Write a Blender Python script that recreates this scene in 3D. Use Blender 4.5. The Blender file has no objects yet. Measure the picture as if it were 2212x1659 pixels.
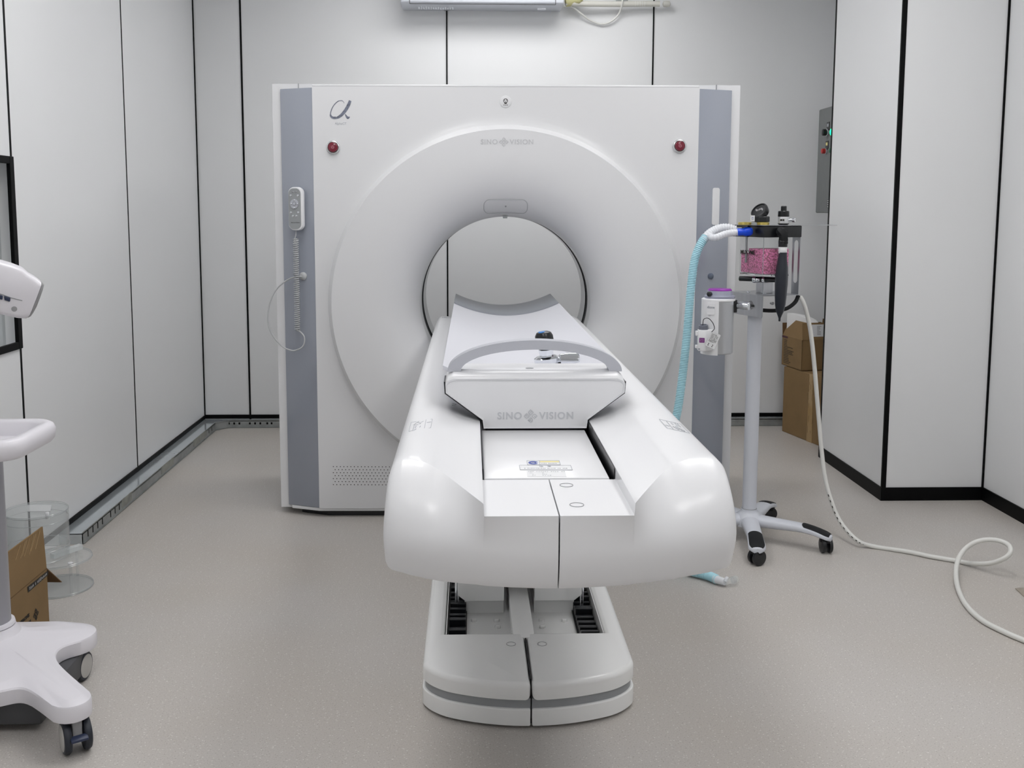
import bpy, bmesh, math, random
from mathutils import Vector, Matrix
random.seed(7)
PI = math.pi
# ------------------------------------------------------------------ camera
W, H = 2212, 1659
F_ = 2150.0; PX = 1075.0; VY = (1017.0, 455.0); VZ = (1035.0, 20400.0)
# principal point row from the two vanishing points
_b = (VZ[1]-VY[1]); _k = F_*F_ + (VY[0]-PX)*(VZ[0]-PX)
_d = (_b - math.sqrt(_b*_b - 4*_k))/2
PY = VY[1] + _d
CAMH = 1.25
fy = Vector((VY[0]-PX, VY[1]-PY, F_)).normalized()        # world +Y in camera (x right, y down, z fwd)
fz = -Vector((VZ[0]-PX, VZ[1]-PY, F_)).normalized()       # world +Z
fx = fy.cross(fz).normalized()                            # world +X
CAM = Vector((0, 0, CAMH))
sc = bpy.context.scene
cd = bpy.data.cameras.new('camera'); cam = bpy.data.objects.new('camera', cd)
sc.collection.objects.link(cam); sc.camera = cam
cd.sensor_width = 36; cd.lens = F_/W*36
cd.shift_x = (W/2-PX)/W; cd.shift_y = (PY-H/2)/W
cd.clip_start = .02
right = Vector((fx.x, fy.x, fz.x)); down = Vector((fx.y, fy.y, fz.y)); fwd = Vector((fx.z, fy.z, fz.z))
m = Matrix((right, -down, -fwd)).transposed().to_4x4(); m.translation = CAM
cam.matrix_world = m
# ------------------------------------------------------------------ world, exposure
wd = bpy.data.worlds.new('world'); sc.world = wd; wd.use_nodes = True
wd.node_tree.nodes['Background'].inputs[0].default_value = (.8, .85, .9, 1)
wd.node_tree.nodes['Background'].inputs[1].default_value = .3
sc.view_settings.view_transform = 'Standard'; sc.view_settings.look = 'None'
sc.view_settings.gamma = 1; sc.view_settings.exposure = 0.07
sc.view_settings.use_curve_mapping = False
LAMP_STRENGTH = 7.2          # emission of the ceiling light panels
# (x, y, half width, half length) of every ceiling panel
LAMPS = [(-.5, .55, .3, .6), (1.2, .55, .3, .6), (-.5, 3.0, .3, .6), (1.2, 3.0, .3, .6), (.2, 4.9, .6, .3)]
CEIL = 2.75

def P(px, py, X=None, Y=None, Z=None):
    """point on the plane X=, Y= or Z= seen at a pixel of the 2212x1659 frame"""
    d = right*((px-PX)/F_) + down*((py-PY)/F_) + fwd
    if X is not None: t = X/d.x
    elif Y is not None: t = Y/d.y
    else: t = (Z-CAMH)/d.z
    return CAM + d*t
def YS(ys, z=.75):
    c2 = F_*F_/(F_*F_+_d*_d); s_c = _d*F_/(F_*F_+_d*_d)
    return (ys*F_/2250 - s_c*(CAMH-z))/c2
def Q(x, ys, z): return Vector((x, YS(ys, z), z))

# ------------------------------------------------------------------ materials
def mat(name, col, rough=.5, metal=0., spec=.5, coat=0., alpha=1., trans=0., emit=None, es=0., ior=None):
    M = bpy.data.materials.new(name); M.use_nodes = True
    b = M.node_tree.nodes['Principled BSDF']
    b.inputs['Base Color'].default_value = (*col, 1)
    b.inputs['Roughness'].default_value = rough
    b.inputs['Metallic'].default_value = metal
    b.inputs['Specular IOR Level'].default_value = spec
    b.inputs['Coat Weight'].default_value = coat
    b.inputs['Coat Roughness'].default_value = .08
    b.inputs['Transmission Weight'].default_value = trans
    if ior: b.inputs['IOR'].default_value = ior
    b.inputs['Alpha'].default_value = alpha
    if emit:
        b.inputs['Emission Color'].default_value = (*emit, 1)
        b.inputs['Emission Strength'].default_value = es
    return M
def noisy(M, scale, amount, detail=3, bump=0., stretch=None):
    """subtle procedural variation of colour and surface"""
    nt = M.node_tree; b = nt.nodes['Principled BSDF']
    tc = nt.nodes.new('ShaderNodeTexCoord'); mp = nt.nodes.new('ShaderNodeMapping')
    nt.links.new(tc.outputs['Object'], mp.inputs[0])
    if stretch: mp.inputs['Scale'].default_value = stretch
    n = nt.nodes.new('ShaderNodeTexNoise'); n.inputs['Scale'].default_value = scale; n.inputs['Detail'].default_value = detail
    nt.links.new(mp.outputs[0], n.inputs['Vector'])
    c = b.inputs['Base Color'].default_value[:]
    r = nt.nodes.new('ShaderNodeValToRGB')
    r.color_ramp.elements[0].position = .3; r.color_ramp.elements[1].position = .7
    r.color_ramp.elements[0].color = (*[max(0, v*(1-amount)) for v in c[:3]], 1)
    r.color_ramp.elements[1].color = (*[min(1, v*(1+amount)) for v in c[:3]], 1)
    nt.links.new(n.outputs['Fac'], r.inputs[0]); nt.links.new(r.outputs[0], b.inputs['Base Color'])
    if bump:
        bp = nt.nodes.new('ShaderNodeBump'); bp.inputs['Strength'].default_value = bump; bp.inputs['Distance'].default_value = .002
        nt.links.new(n.outputs['Fac'], bp.inputs['Height']); nt.links.new(bp.outputs[0], b.inputs['Normal'])
    return M
def sr(r, g, b):
    f = lambda v: (v/255/12.92) if v/255 <= .04045 else ((v/255+.055)/1.055)**2.4
    return (f(r), f(g), f(b))

m_wall = noisy(mat('wall_panel', (.785, .795, .805), .38, spec=.45), 1.2, .012)
m_black = mat('black_trim', (.002, .0022, .0025), .5, spec=.12)
m_white = mat('white_gloss_plastic', (.80, .805, .825), .28, spec=.45, coat=.12)
m_gwhite = mat('gantry_white', (.715, .72, .735), .26, spec=.5, coat=.2)
m_grey = mat('grey_gloss_panel', sr(150, 155, 166), .12, spec=.5, coat=.5)
m_base = mat('base_white_plastic', (.87, .875, .87), .22, spec=.5, coat=.2)
m_stripe = mat('grey_stripe', sr(150, 153, 156), .3)
m_alu = mat('silver_paint', sr(196, 198, 206), .3, metal=.25)
m_cradle = mat('cradle_shell', sr(216, 217, 225), .32, coat=.15)
m_logo = mat('logo_grey', sr(200, 202, 206), .5)
m_logod = mat('logo_grey_dark', sr(165, 168, 175), .5)
m_seam = mat('seam_shadow_gap', (.02, .02, .02), .7)
m_fine = mat('fine_groove', sr(150, 152, 155), .6)
m_blackp = mat('black_plastic', (.008, .009, .011), .3)
m_rubber = mat('black_rubber', (.005, .0055, .007), .6, spec=.3)
m_bag = mat('bag_rubber', (.013, .016, .024), .42)
m_steel = noisy(mat('brushed_steel', (.50, .51, .53), .30, metal=1), 60, .06, stretch=(1, 1, .05))
m_chrome = mat('chrome', (.75, .77, .8), .08, metal=1)
m_galv = noisy(mat('galvanised_trunking', (.36, .38, .38), .38, metal=.6), 14, .18)
m_film = noisy(mat('film_covered_metal', (.62, .67, .70), .12, metal=.6), 5, .05)
m_card = noisy(mat('cardboard', sr(134, 108, 72), .85), 9, .06)
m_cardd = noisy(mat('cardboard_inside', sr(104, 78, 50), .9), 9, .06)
m_tape = mat('packing_tape', sr(168, 138, 92), .18, coat=.5)
m_ink = mat('print_ink', (.02, .018, .015), .7)
m_red = mat('red_button', (.16, .004, .02), .22, coat=.5)
m_ring = mat('button_ring', (.7, .71, .72), .25, metal=.7)
m_purple = mat('purple_cap', sr(140, 40, 160), .3)
m_vgrey = mat('grey_blue_plastic', sr(150, 153, 170), .35)
m_blue = mat('blue_connector', (.0, .07, .75), .3)
m_brass = noisy(mat('brass', (.62, .50, .14), .28, metal=.8), 70, .25)
m_wcable = mat('white_cable', sr(222, 222, 218), .4)
m_gcable = mat('grey_cable', sr(186, 188, 190), .45)
m_cart = mat('cart_powder_coat', sr(205, 208, 216), .32)
m_polegrey = mat('grey_pole', sr(158, 158, 164), .3, metal=.3)
m_inj = mat('injector_white', sr(226, 224, 230), .32, coat=.1)
m_injg = mat('injector_grey', sr(150, 150, 152), .35)
m_navy = mat('navy_plastic', (.02, .03, .07), .4)
m_tyre = mat('dark_tyre', (.016, .02, .03), .5)
m_foam = mat('white_foam', sr(225, 225, 225), .8)
m_label = mat('label_paper', sr(225, 226, 228), .5)
m_yellow = mat('label_yellow', sr(235, 222, 150), .5)
m_lblue = mat('label_blue', sr(60, 80, 160), .5)
m_ebox = noisy(mat('grey_cabinet_paint', sr(118, 121, 121), .5), 40, .03)
m_green = mat('green_pilot_lamp', (0, .5, .2), .3, emit=(0, 1, .35), es=2.5)
m_dgreen = mat('green_button', (.02, .14, .07), .3)
m_dred = mat('small_red_button', (.45, .03, .03), .3)
m_acw = mat('aircon_white', sr(214, 218, 226), .3)
m_foamy = mat('yellowed_insulation', sr(205, 200, 150), .8)
m_clear = mat('clear_acrylic', (.97, .985, .985), .03, trans=1, ior=1.25)
m_floor = None

def glass_thin(name, tint, refl=.12, opac=.12):
    """thin clear plastic: mostly see-through, partly glossy"""
    M = bpy.data.materials.new(name); M.use_nodes = True
    nt = M.node_tree; nt.nodes.clear()
    o = nt.nodes.new('ShaderNodeOutputMaterial'); t = nt.nodes.new('ShaderNodeBsdfTransparent')
    t.inputs[0].default_value = (*tint, 1)
    g = nt.nodes.new('ShaderNodeBsdfGlossy'); g.inputs['Roughness'].default_value = .06
    d = nt.nodes.new('ShaderNodeBsdfDiffuse'); d.inputs[0].default_value = (.85, .87, .88, 1)
    lw = nt.nodes.new('ShaderNodeLayerWeight'); lw.inputs[0].default_value = .5
    pw_ = nt.nodes.new('ShaderNodeMath'); pw_.operation = 'POWER'; pw_.inputs[1].default_value = 4
    ml = nt.nodes.new('ShaderNodeMath'); ml.operation = 'MULTIPLY_ADD'; ml.inputs[1].default_value = .5; ml.inputs[2].default_value = .035
    nt.links.new(lw.outputs['Facing'], pw_.inputs[0]); nt.links.new(pw_.outputs[0], ml.inputs[0]); f = ml
    m1 = nt.nodes.new('ShaderNodeMixShader'); m1.inputs[0].default_value = opac
    m2 = nt.nodes.new('ShaderNodeMixShader')
    nt.links.new(t.outputs[0], m1.inputs[1]); nt.links.new(d.outputs[0], m1.inputs[2])
    nt.links.new(f.outputs[0], m2.inputs[0]); nt.links.new(m1.outputs[0], m2.inputs[1]); nt.links.new(g.outputs[0], m2.inputs[2])
    nt.links.new(m2.outputs[0], o.inputs[0])
    return M
m_thin = glass_thin('thin_clear_plastic', (.97, .98, .98))
m_pane = glass_thin('window_pane', (.97, .98, .98), opac=.06)
m_hose = mat('pale_blue_corrugated', sr(178, 222, 234), .35)
m_hosew = glass_thin('translucent_white_tube', (.95, .96, .97), opac=.75)
m_hosew.node_tree.nodes['Diffuse BSDF'].inputs[0].default_value = (*sr(245, 247, 252), 1)

def floor_mat():
    M = mat('speckled_vinyl', sr(160, 156, 150), .36, spec=.35); nt = M.node_tree; b = nt.nodes['Principled BSDF']
    tc = nt.nodes.new('ShaderNodeTexCoord')
    big = nt.nodes.new('ShaderNodeTexNoise'); big.inputs['Scale'].default_value = 1.3; big.inputs['Detail'].default_value = 2
    nt.links.new(tc.outputs['Object'], big.inputs['Vector'])
    r0 = nt.nodes.new('ShaderNodeValToRGB')
    r0.color_ramp.elements[0].position = .35; r0.color_ramp.elements[1].position = .65
    r0.color_ramp.elements[0].color = (*sr(188, 182, 175), 1); r0.color_ramp.elements[1].color = (*sr(192, 188, 184), 1)
    nt.links.new(big.outputs['Fac'], r0.inputs[0])
    fine = nt.nodes.new('ShaderNodeTexNoise'); fine.inputs['Scale'].default_value = 260; fine.inputs['Detail'].default_value = 4
    nt.links.new(tc.outputs['Object'], fine.inputs['Vector'])
    r1 = nt.nodes.new('ShaderNodeValToRGB')
    r1.color_ramp.elements[0].position = .34; r1.color_ramp.elements[1].position = .62
    r1.color_ramp.elements[0].color = (.86, .855, .85, 1); r1.color_ramp.elements[1].color = (1.04, 1.04, 1.04, 1)
    nt.links.new(fine.outputs['Fac'], r1.inputs[0])
    mx = nt.nodes.new('ShaderNodeMix'); mx.data_type = 'RGBA'; mx.blend_type = 'MULTIPLY'; mx.inputs[0].default_value = .75
    nt.links.new(r0.outputs[0], mx.inputs[6]); nt.links.new(r1.outputs[0], mx.inputs[7])
    prev = mx.outputs[2]
    for scale, thr, col, seed in ((46, .085, sr(214, 212, 206), 0.), (70, .075, sr(120, 112, 104), 7.), (30, .05, sr(228, 226, 220), 3.)):
        mp = nt.nodes.new('ShaderNodeMapping'); mp.inputs['Location'].default_value = (seed, seed*2, 0)
        mp.inputs['Rotation'].default_value = (0, 0, seed); mp.inputs['Scale'].default_value = (1, 1.7, 1)
        nt.links.new(tc.outputs['Object'], mp.inputs[0])
        v = nt.nodes.new('ShaderNodeTexVoronoi'); v.voronoi_dimensions = '2D'; v.inputs['Scale'].default_value = scale
        nt.links.new(mp.outputs[0], v.inputs['Vector'])
        lt = nt.nodes.new('ShaderNodeMath'); lt.operation = 'LESS_THAN'; lt.inputs[1].default_value = thr
        nt.links.new(v.outputs['Distance'], lt.inputs[0])
        sp_ = nt.nodes.new('ShaderNodeSeparateColor'); nt.links.new(v.outputs['Color'], sp_.inputs[0])
        gt = nt.nodes.new('ShaderNodeMath'); gt.operation = 'GREATER_THAN'; gt.inputs[1].default_value = .6; nt.links.new(sp_.outputs[0], gt.inputs[0])
        ml = nt.nodes.new('ShaderNodeMath'); ml.operation = 'MULTIPLY'
        nt.links.new(lt.outputs[0], ml.inputs[0]); nt.links.new(gt.outputs[0], ml.inputs[1])
        q = nt.nodes.new('ShaderNodeMix'); q.data_type = 'RGBA'
        nt.links.new(ml.outputs[0], q.inputs[0]); nt.links.new(prev, q.inputs[6]); q.inputs[7].default_value = (*col, 1)
        prev = q.outputs[2]
    nt.links.new(prev, b.inputs['Base Color'])
    return M
m_floor = floor_mat()

def pink_mat():
    M = mat('pink_granules', sr(225, 95, 155), .6); nt = M.node_tree; b = nt.nodes['Principled BSDF']
    tc = nt.nodes.new('ShaderNodeTexCoord')
    v = nt.nodes.new('ShaderNodeTexVoronoi'); v.inputs['Scale'].default_value = 170; v.inputs['Randomness'].default_value = 1
    nt.links.new(tc.outputs['Object'], v.inputs['Vector'])
    r = nt.nodes.new('ShaderNodeValToRGB')
    r.color_ramp.elements[0].position = .25; r.color_ramp.elements[0].color = (*sr(255, 125, 195), 1)
    r.color_ramp.elements[1].position = .75; r.color_ramp.elements[1].color = (*sr(150, 20, 85), 1)
    nt.links.new(v.outputs['Distance'], r.inputs[0]); nt.links.new(r.outputs[0], b.inputs['Base Color'])
    bp = nt.nodes.new('ShaderNodeBump'); bp.inputs['Strength'].default_value = .8; bp.inputs['Distance'].default_value = .003; bp.invert = True
    nt.links.new(v.outputs['Distance'], bp.inputs['Height']); nt.links.new(bp.outputs[0], b.inputs['Normal'])
    return M
m_pink = pink_mat()

# ------------------------------------------------------------------ building helpers
ORG = {}
def link(o): sc.collection.objects.link(o)
def tag(o, label=None, cat=None, group=None, kind=None):
    if label: o['label'] = label
    if cat: o['category'] = cat
    if group: o['group'] = group
    if kind: o['kind'] = kind
    return o
def thing(name, label, cat, loc, group=None):
    o = bpy.data.objects.new(name, None); link(o); o.empty_display_size = .05
    o.location = loc; ORG[o.name] = Vector(loc)
    return tag(o, label, cat, group)
def mesh_obj(name, me, mt, parent=None, smooth=35, label=None):
    if parent is not None:
        org = ORG[parent.name]
        me.transform(Matrix.Translation(-org))
    o = bpy.data.objects.new(name, me); link(o)
    mts = mt if isinstance(mt, (list, tuple)) else [mt]
    for x in mts: me.materials.append(x)
    if smooth:
        for p in me.polygons: p.use_smooth = True
        me.set_sharp_from_angle(angle=math.radians(smooth))
    if parent is not None:
        o.parent = parent; ORG[o.name] = ORG[parent.name]
    else: ORG[o.name] = Vector((0, 0, 0))
    if label: o['label'] = label
    return o
def obj(name, bm, mt, parent=None, smooth=35, label=None):
    bmesh.ops.recalc_face_normals(bm, faces=bm.faces)
    me = bpy.data.meshes.new(name); bm.to_mesh(me); bm.free()
    return mesh_obj(name, me, mt, parent, smooth, label)
def struct(name, bm, mt, smooth=0):
    o = obj(name, bm, mt, None, smooth); o['kind'] = 'structure'; return o
def BM(): return bmesh.new()
def face(bm, pts, mi=0):
    f = bm.faces.new([bm.verts.new(p) for p in pts]); f.material_index = mi; return f
def add_bm(dst, src, mi=None):
    me = bpy.data.meshes.new('tmp'); src.to_mesh(me); src.free(); n = len(dst.faces)
    dst.from_mesh(me); bpy.data.meshes.remove(me); dst.faces.ensure_lookup_table()
    if mi is not None:
        for f in dst.faces[n:]: f.material_index = mi
def bevel(bm, off, seg=2, angle=30, sel=None):
    es = [e for e in bm.edges if len(e.link_faces) == 2 and e.calc_face_angle(0) > math.radians(angle) and (sel is None or sel(e))]
    if es: bmesh.ops.bevel(bm, geom=es, offset=off, segments=seg, profile=.5, affect='EDGES', clamp_overlap=True)
def box(dst, a, b, bev=0, seg=2, mi=0, M=None):
    bm = BM(); bmesh.ops.create_cube(bm, size=1)
    a = Vector(a); b = Vector(b); c = (a+b)/2; s = b-a
    for v in bm.verts: v.co = Vector((v.co.x*abs(s.x), v.co.y*abs(s.y), v.co.z*abs(s.z))) + c
    if bev: bevel(bm, bev, seg)
    if M is not None: bmesh.ops.transform(bm, matrix=M, verts=bm.verts)
    add_bm(dst, bm, mi); return dst
def Box(a, b, bev=0, seg=2, M=None): return box(BM(), a, b, bev, seg, 0, M)
def prism(dst, poly, vec, bev=0, seg=2, mi=0, sel=None):
    """closed polygon (list of 3D points) extruded along vec"""
    bm = BM(); vec = Vector(vec)
    v0 = [bm.verts.new(p) for p in poly]; v1 = [bm.verts.new(Vector(p)+vec) for p in poly]
    bm.faces.new(v0[::-1]); bm.faces.new(v1); n = len(poly)
    for i in range(n): bm.faces.new((v0[i], v0[(i+1) % n], v1[(i+1) % n], v1[i]))
    bmesh.ops.recalc_face_normals(bm, faces=bm.faces)
    if bev: bevel(bm, bev, seg, sel=sel)
    add_bm(dst, bm, mi); return dst
def frame_of(d):
    d = Vector(d).normalized(); up = Vector((0, 0, 1)) if abs(d.z) < .9 else Vector((0, 1, 0))
    a = d.cross(up).normalized(); return a, a.cross(d).normalized()
def lathe(dst, prof, origin, axis=(0, 0, 1), n=32, mi=0, sx=1., caps=True, ref=None):
    """prof: list of (radius, height along axis)"""
    ax = Vector(axis).normalized(); a, b = frame_of(ax)
    if ref is not None:
        a = Vector(ref).normalized(); b = ax.cross(a)
    bm = BM(); rings = []
    for r, h in prof:
        rings.append([bm.verts.new(Vector(origin)+ax*h+(a*math.cos(2*PI*i/n)*sx+b*math.sin(2*PI*i/n))*r) for i in range(n)])
    for k in range(len(rings)-1):
        for i in range(n):
            bm.faces.new((rings[k][i], rings[k][(i+1) % n], rings[k+1][(i+1) % n], rings[k+1][i]))
    if caps:
        bm.faces.new(rings[0][::-1]); bm.faces.new(rings[-1])
    add_bm(dst, bm, mi); return dst
def cyl(dst, p0, p1, r, r2=None, n=24, bev=0, mi=0):
    p0 = Vector(p0); p1 = Vector(p1); L = (p1-p0).length; r2 = r if r2 is None else r2
    if bev: pr = [(r-bev, 0), (r-bev*.3, bev*.3), (r, bev), (r2, L-bev), (r2-bev*.3, L-bev*.3), (r2-bev, L)]
    else: pr = [(r, 0), (r2, L)]
    return lathe(dst, pr, p0, p1-p0, n, mi)
def crv(pts, n=8):
    """Catmull-Rom through points"""
    pts = [Vector(p) for p in pts]; out = []
    q = [pts[0]*2-pts[1]]+pts+[pts[-1]*2-pts[-2]]
    for i in range(1, len(q)-2):
        for k in range(n):
            t = k/n; a, b, c, d = q[i-1:i+3]
            out.append(.5*((2*b)+(c-a)*t+(2*a-5*b+4*c-d)*t*t+(3*b-a-3*c+d)*t**3))
    out.append(pts[-1]); return out
def tube(dst, path, r, n=10, rf=None, mi=0, caps=True, flat=None):
    """sweep a circle of radius r (or rf(i)) along path with a rotation-minimising frame"""
    bm = BM(); path = [Vector(p) for p in path]; rings = []; a = None
    for i, p in enumerate(path):
        d = (path[min(i+1, len(path)-1)]-path[max(i-1, 0)]).normalized()
        if a is None: a = frame_of(d)[0]
        a = (a-d*a.dot(d)).normalized(); b = d.cross(a)
        rr = rf(i) if rf else r
        fl = flat or 1.
        rings.append([bm.verts.new(p+(a*math.cos(2*PI*k/n)+b*math.sin(2*PI*k/n)*fl)*rr) for k in range(n)])
    for i in range(len(rings)-1):
        for k in range(n): bm.faces.new((rings[i][k], rings[i][(k+1) % n], rings[i+1][(k+1) % n], rings[i+1][k]))
    if caps: bm.faces.new(rings[0][::-1]); bm.faces.new(rings[-1])
    add_bm(dst, bm, mi); return dst
def resample(path, step):
    out = [path[0].copy()]; acc = 0
    for i in range(len(path)-1):
        a, b = path[i], path[i+1]; L = (b-a).length; t = step-acc
        while t <= L:
            out.append(a.lerp(b, t/L)); t += step
        acc = (acc+L) % step if L else acc
    return out
def rrect(cx, cy, hx, hy, r, n=5):
    """rounded rectangle outline, 2D"""
    out = []
    for sx, sy, a0 in ((1, 1, 0), (-1, 1, 90), (-1, -1, 180), (1, -1, 270)):
        for k in range(n+1):
            a = math.radians(a0+90*k/n)
            out.append((cx+sx*(hx-r)+math.cos(a)*r, cy+sy*(hy-r)+math.sin(a)*r))
    return out
def text_bm(dst, body, size, o, ux, uy, ext=.0004, mi=0, align='CENTER', xs=1., spacing=1., bold=0., valign='CENTER'):
    cu = bpy.data.curves.new('t', 'FONT'); cu.body = body; cu.size = size; cu.align_x = align; cu.align_y = valign
    cu.extrude = ext; cu.space_character = spacing; cu.offset = bold; cu.resolution_u = 4
    ob = bpy.data.objects.new('t', cu); link(ob)
    dg = bpy.context.evaluated_depsgraph_get(); me = bpy.data.meshes.new_from_object(ob.evaluated_get(dg))
    bpy.data.objects.remove(ob); bpy.data.curves.remove(cu)
    ux = Vector(ux).normalized(); uy = Vector(uy).normalized(); nz = ux.cross(uy)
    M = Matrix((ux*xs, uy, nz)).transposed().to_4x4(); M.translation = Vector(o)
    me.transform(M); n = len(dst.faces); dst.from_mesh(me); bpy.data.meshes.remove(me)
    dst.faces.ensure_lookup_table()
    for f in dst.faces[n:]: f.material_index = mi
    return dst
def line2(dst, a, b, w, nrm, t=.0005, mi=0):
    """thin raised bar from a to b, width w, lying on a surface of normal nrm"""
    a = Vector(a); b = Vector(b); d = (b-a).normalized(); n = Vector(nrm).normalized(); s = d.cross(n).normalized()*w/2
    return prism(dst, [a-s, a+s, b+s, b-s], n*t, mi=mi)
def poly2(dst, pts, o, ux, uy, t=.0005, mi=0):
    ux = Vector(ux).normalized(); uy = Vector(uy).normalized(); n = ux.cross(uy); o = Vector(o)
    return prism(dst, [o+ux*x+uy*y for x, y in pts], n*t, mi=mi)
def ring2(dst, o, ux, uy, r0, r1, t=.0005, a0=0, a1=360, n=32, mi=0, sy=1.):
    """flat ring or arc"""
    bm = BM(); ux = Vector(ux).normalized(); uy = Vector(uy).normalized(); nz = ux.cross(uy); o = Vector(o)
    full = abs(a1-a0) >= 360; K = n if full else n+1; R = []
    for k in range(K):
        a = math.radians(a0+(a1-a0)*k/n); d = ux*math.cos(a)+uy*math.sin(a)*sy
        R.append([bm.verts.new(o+d*r0), bm.verts.new(o+d*r1), bm.verts.new(o+d*r1+nz*t), bm.verts.new(o+d*r0+nz*t)])
    for k in range(n):
        p, q = R[k], R[(k+1) % K]
        for j in range(4): bm.faces.new((p[j], q[j], q[(j+1) % 4], p[(j+1) % 4]))
    add_bm(dst, bm, mi); return dst
def sino_mark(dst, o, ux, uy, s, t=.0005, mi=0):
    """four knotted squares set on their corners; s = half diagonal"""
    ux = Vector(ux).normalized(); uy = Vector(uy).normalized(); o = Vector(o)
    q = s*.5
    e1 = (ux+uy).normalized(); e2 = (uy-ux).normalized()
    q *= 1.0; kk_ = 0
    for k in range(4):
        a = k*PI/2; c = o+(ux*math.cos(a)+uy*math.sin(a))*q
        r1 = (e1*math.cos(a)+e2*math.sin(a)); r2 = (-e1*math.sin(a)+e2*math.cos(a))
        h = q*.47; w = q*.20; hw = w/2
        # a closed little square with one cut corner and a stub inside
        for (x0, y0), (x1, y1) in (((-h-hw, -h), (h+hw, -h)), ((h, -h+hw), (h, h*.45)), ((h, h*.45), (h*.45, h)), ((h*.45, h), (-h-hw, h)), ((-h, h-hw), (-h, -h+hw)), ((0, -h+hw), (0, h*.15))):
            kk_ += 1; line2(dst, c+r1*x0+r2*y0, c+r1*x1+r2*y1, w, ux.cross(uy), t*(1+.02*kk_), mi)
def wordmark(dst, o, ux, uy, hgt, t=.0005, mi=0, bold=.0):
    """SINO <mark> VISION centred on the mark's position given by o"""
    ux = Vector(ux).normalized(); uy = Vector(uy).normalized(); o = Vector(o)
    sino_mark(dst, o, ux, uy, hgt*1.08, t, mi)
    text_bm(dst, 'SINO', hgt*1.38, o-ux*hgt*1.22, ux, uy, t, mi, 'RIGHT', 1.0, 1.13, bold)
    text_bm(dst, 'VISION', hgt*1.38, o+ux*hgt*1.22, ux, uy, t, mi, 'LEFT', 1.0, 1.13, bold)
EX, EY, EZ = Vector((1, 0, 0)), Vector((0, 1, 0)), Vector((0, 0, 1))
# ================================================================== ROOM
XL, XR, YB, YF, XN = -1.547, 2.23, 5.734, -1.7, 2.07
CX0, CY0, CY1 = 1.785, 4.174, 4.95       # projecting corner block
struct('floor', Box((XL-.3, YF-.1, -.1), (XR+.1, YB+.1, 0)), m_floor)
struct('ceiling', Box((XL-.3, YF-.1, CEIL), (XR+.1, YB+.1, CEIL+.1)), m_wall)
struct('wall_back', Box((XL-.3, YB, 0), (XR+.1, YB+.1, CEIL)), m_wall)
struct('wall_front', Box((XL-.3, YF-.1, 0), (XR+.1, YF, CEIL)), m_wall)
# left wall with a recessed window opening
wa = P(23, 343, X=XL); wb = P(47, 744, X=XL)
WY1 = (wa.y+wb.y)/2; WY0 = WY1-1.15; WZ1 = P(23, 338, X=XL).z; WZ0 = P(45, 752, X=XL).z
bm = BM()
for a, b in (((YF, 0), (WY0, CEIL)), ((WY1, 0), (YB, CEIL)), ((WY0, 0), (WY1, WZ0)), ((WY0, WZ1), (WY1, CEIL))):
    box(bm, (XL-.2, a[0], a[1]), (XL, b[0], b[1]))
struct('wall_left', bm, m_wall)
struct('wall_right', Box((XR, YF, 0), (XR+.1, CY0, CEIL)), m_wall)
struct('wall_block', Box((CX0, CY0, 0), (XR+.1, CY1, CEIL)), m_wall)
struct('wall_nook', Box((XN, CY1, 0), (XR+.1, YB, CEIL)), m_wall)
# window
fw = .031
bm = BM()
box(bm, (XL-.005, WY1-fw, WZ0), (XL+.008, WY1, WZ1), .002)
box(bm, (XL-.005, WY0, WZ0), (XL+.008, WY0+fw, WZ1), .002)
box(bm, (XL-.005, WY0+fw, WZ0), (XL+.008, WY1-fw, WZ0+fw*.8), .002)
box(bm, (XL-.005, WY0+fw, WZ1-fw*.8), (XL+.008, WY1-fw, WZ1), .002)
win = struct('window_1', bm, m_black)
obj('glass_pane', Box((XL-.06, WY0, WZ0), (XL-.05, WY1, WZ1)), m_pane, win, 0)
obj('window_reveal', prism(BM(), [(XL-.2, WY0, WZ0), (XL-.2, WY1, WZ0), (XL-.2, WY1, WZ1), (XL-.2, WY0, WZ1)], (-.02, 0, 0)), m_wall, win, 0)
# panel seams
def zseam(dst, x, y, nx, ny, w=.007, z0=0, z1=CEIL, d=.0015):
    if nx: box(dst, (x-.004, y-w/2, z0), (x+nx*d, y+w/2, z1))
    else: box(dst, (x-w/2, y-.004, z0), (x+w/2, y+ny*d, z1))
bm = BM()
for px in (519, 965, 1412):
    zseam(bm, P(px, 30, Y=YB).x, YB, 0, -1, .008 if px > 600 else .010)
struct('trim_1', bm, m_black)
bm = BM()
s1 = P(297.4, 1008, X=XL).y; s2 = P(66, 1186, X=XL).y
zseam(bm, XL, s1, 1, 0, .010); zseam(bm, XL, s2, 1, 0, .012, 0, WZ0); zseam(bm, XL, s2, 1, 0, .012, WZ1)
zseam(bm, XL, s2-1.2, 1, 0, .010)
struct('trim_2', bm, m_black)
struct('trim_3', Box((XL-.002, YB-.008, .05), (XL+.006, YB+.002, CEIL)), m_black)
bm = BM()
box(bm, (CX0-.003, CY0-.003, 0), (CX0+.016, CY0+.008, CEIL))
box(bm, (CX0-.002, CY1-.012, 0), (CX0+.01, CY1+.003, CEIL))
box(bm, (XR-.008, CY0-.006, 0), (XR+.002, CY0+.002, CEIL))
struct('trim_4', bm, m_black)
# black skirtings
SK = .058
struct('baseboard_left', Box((XL-.002, YF, .046), (XL+.006, YB, .066)), m_black)
struct('baseboard_back', Box((XL, YB-.006, .046), (XN, YB+.002, .068)), m_black)
bm = BM(); box(bm, (CX0-.006, CY0-.006, 0), (CX0, CY1, SK)); box(bm, (CX0, CY0-.006, 0), (XR, CY0, SK))
struct('baseboard_block', bm, m_black)
struct('baseboard_right', Box((XR-.006, YF, 0), (XR, CY0-.006, SK)), m_black)
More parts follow.
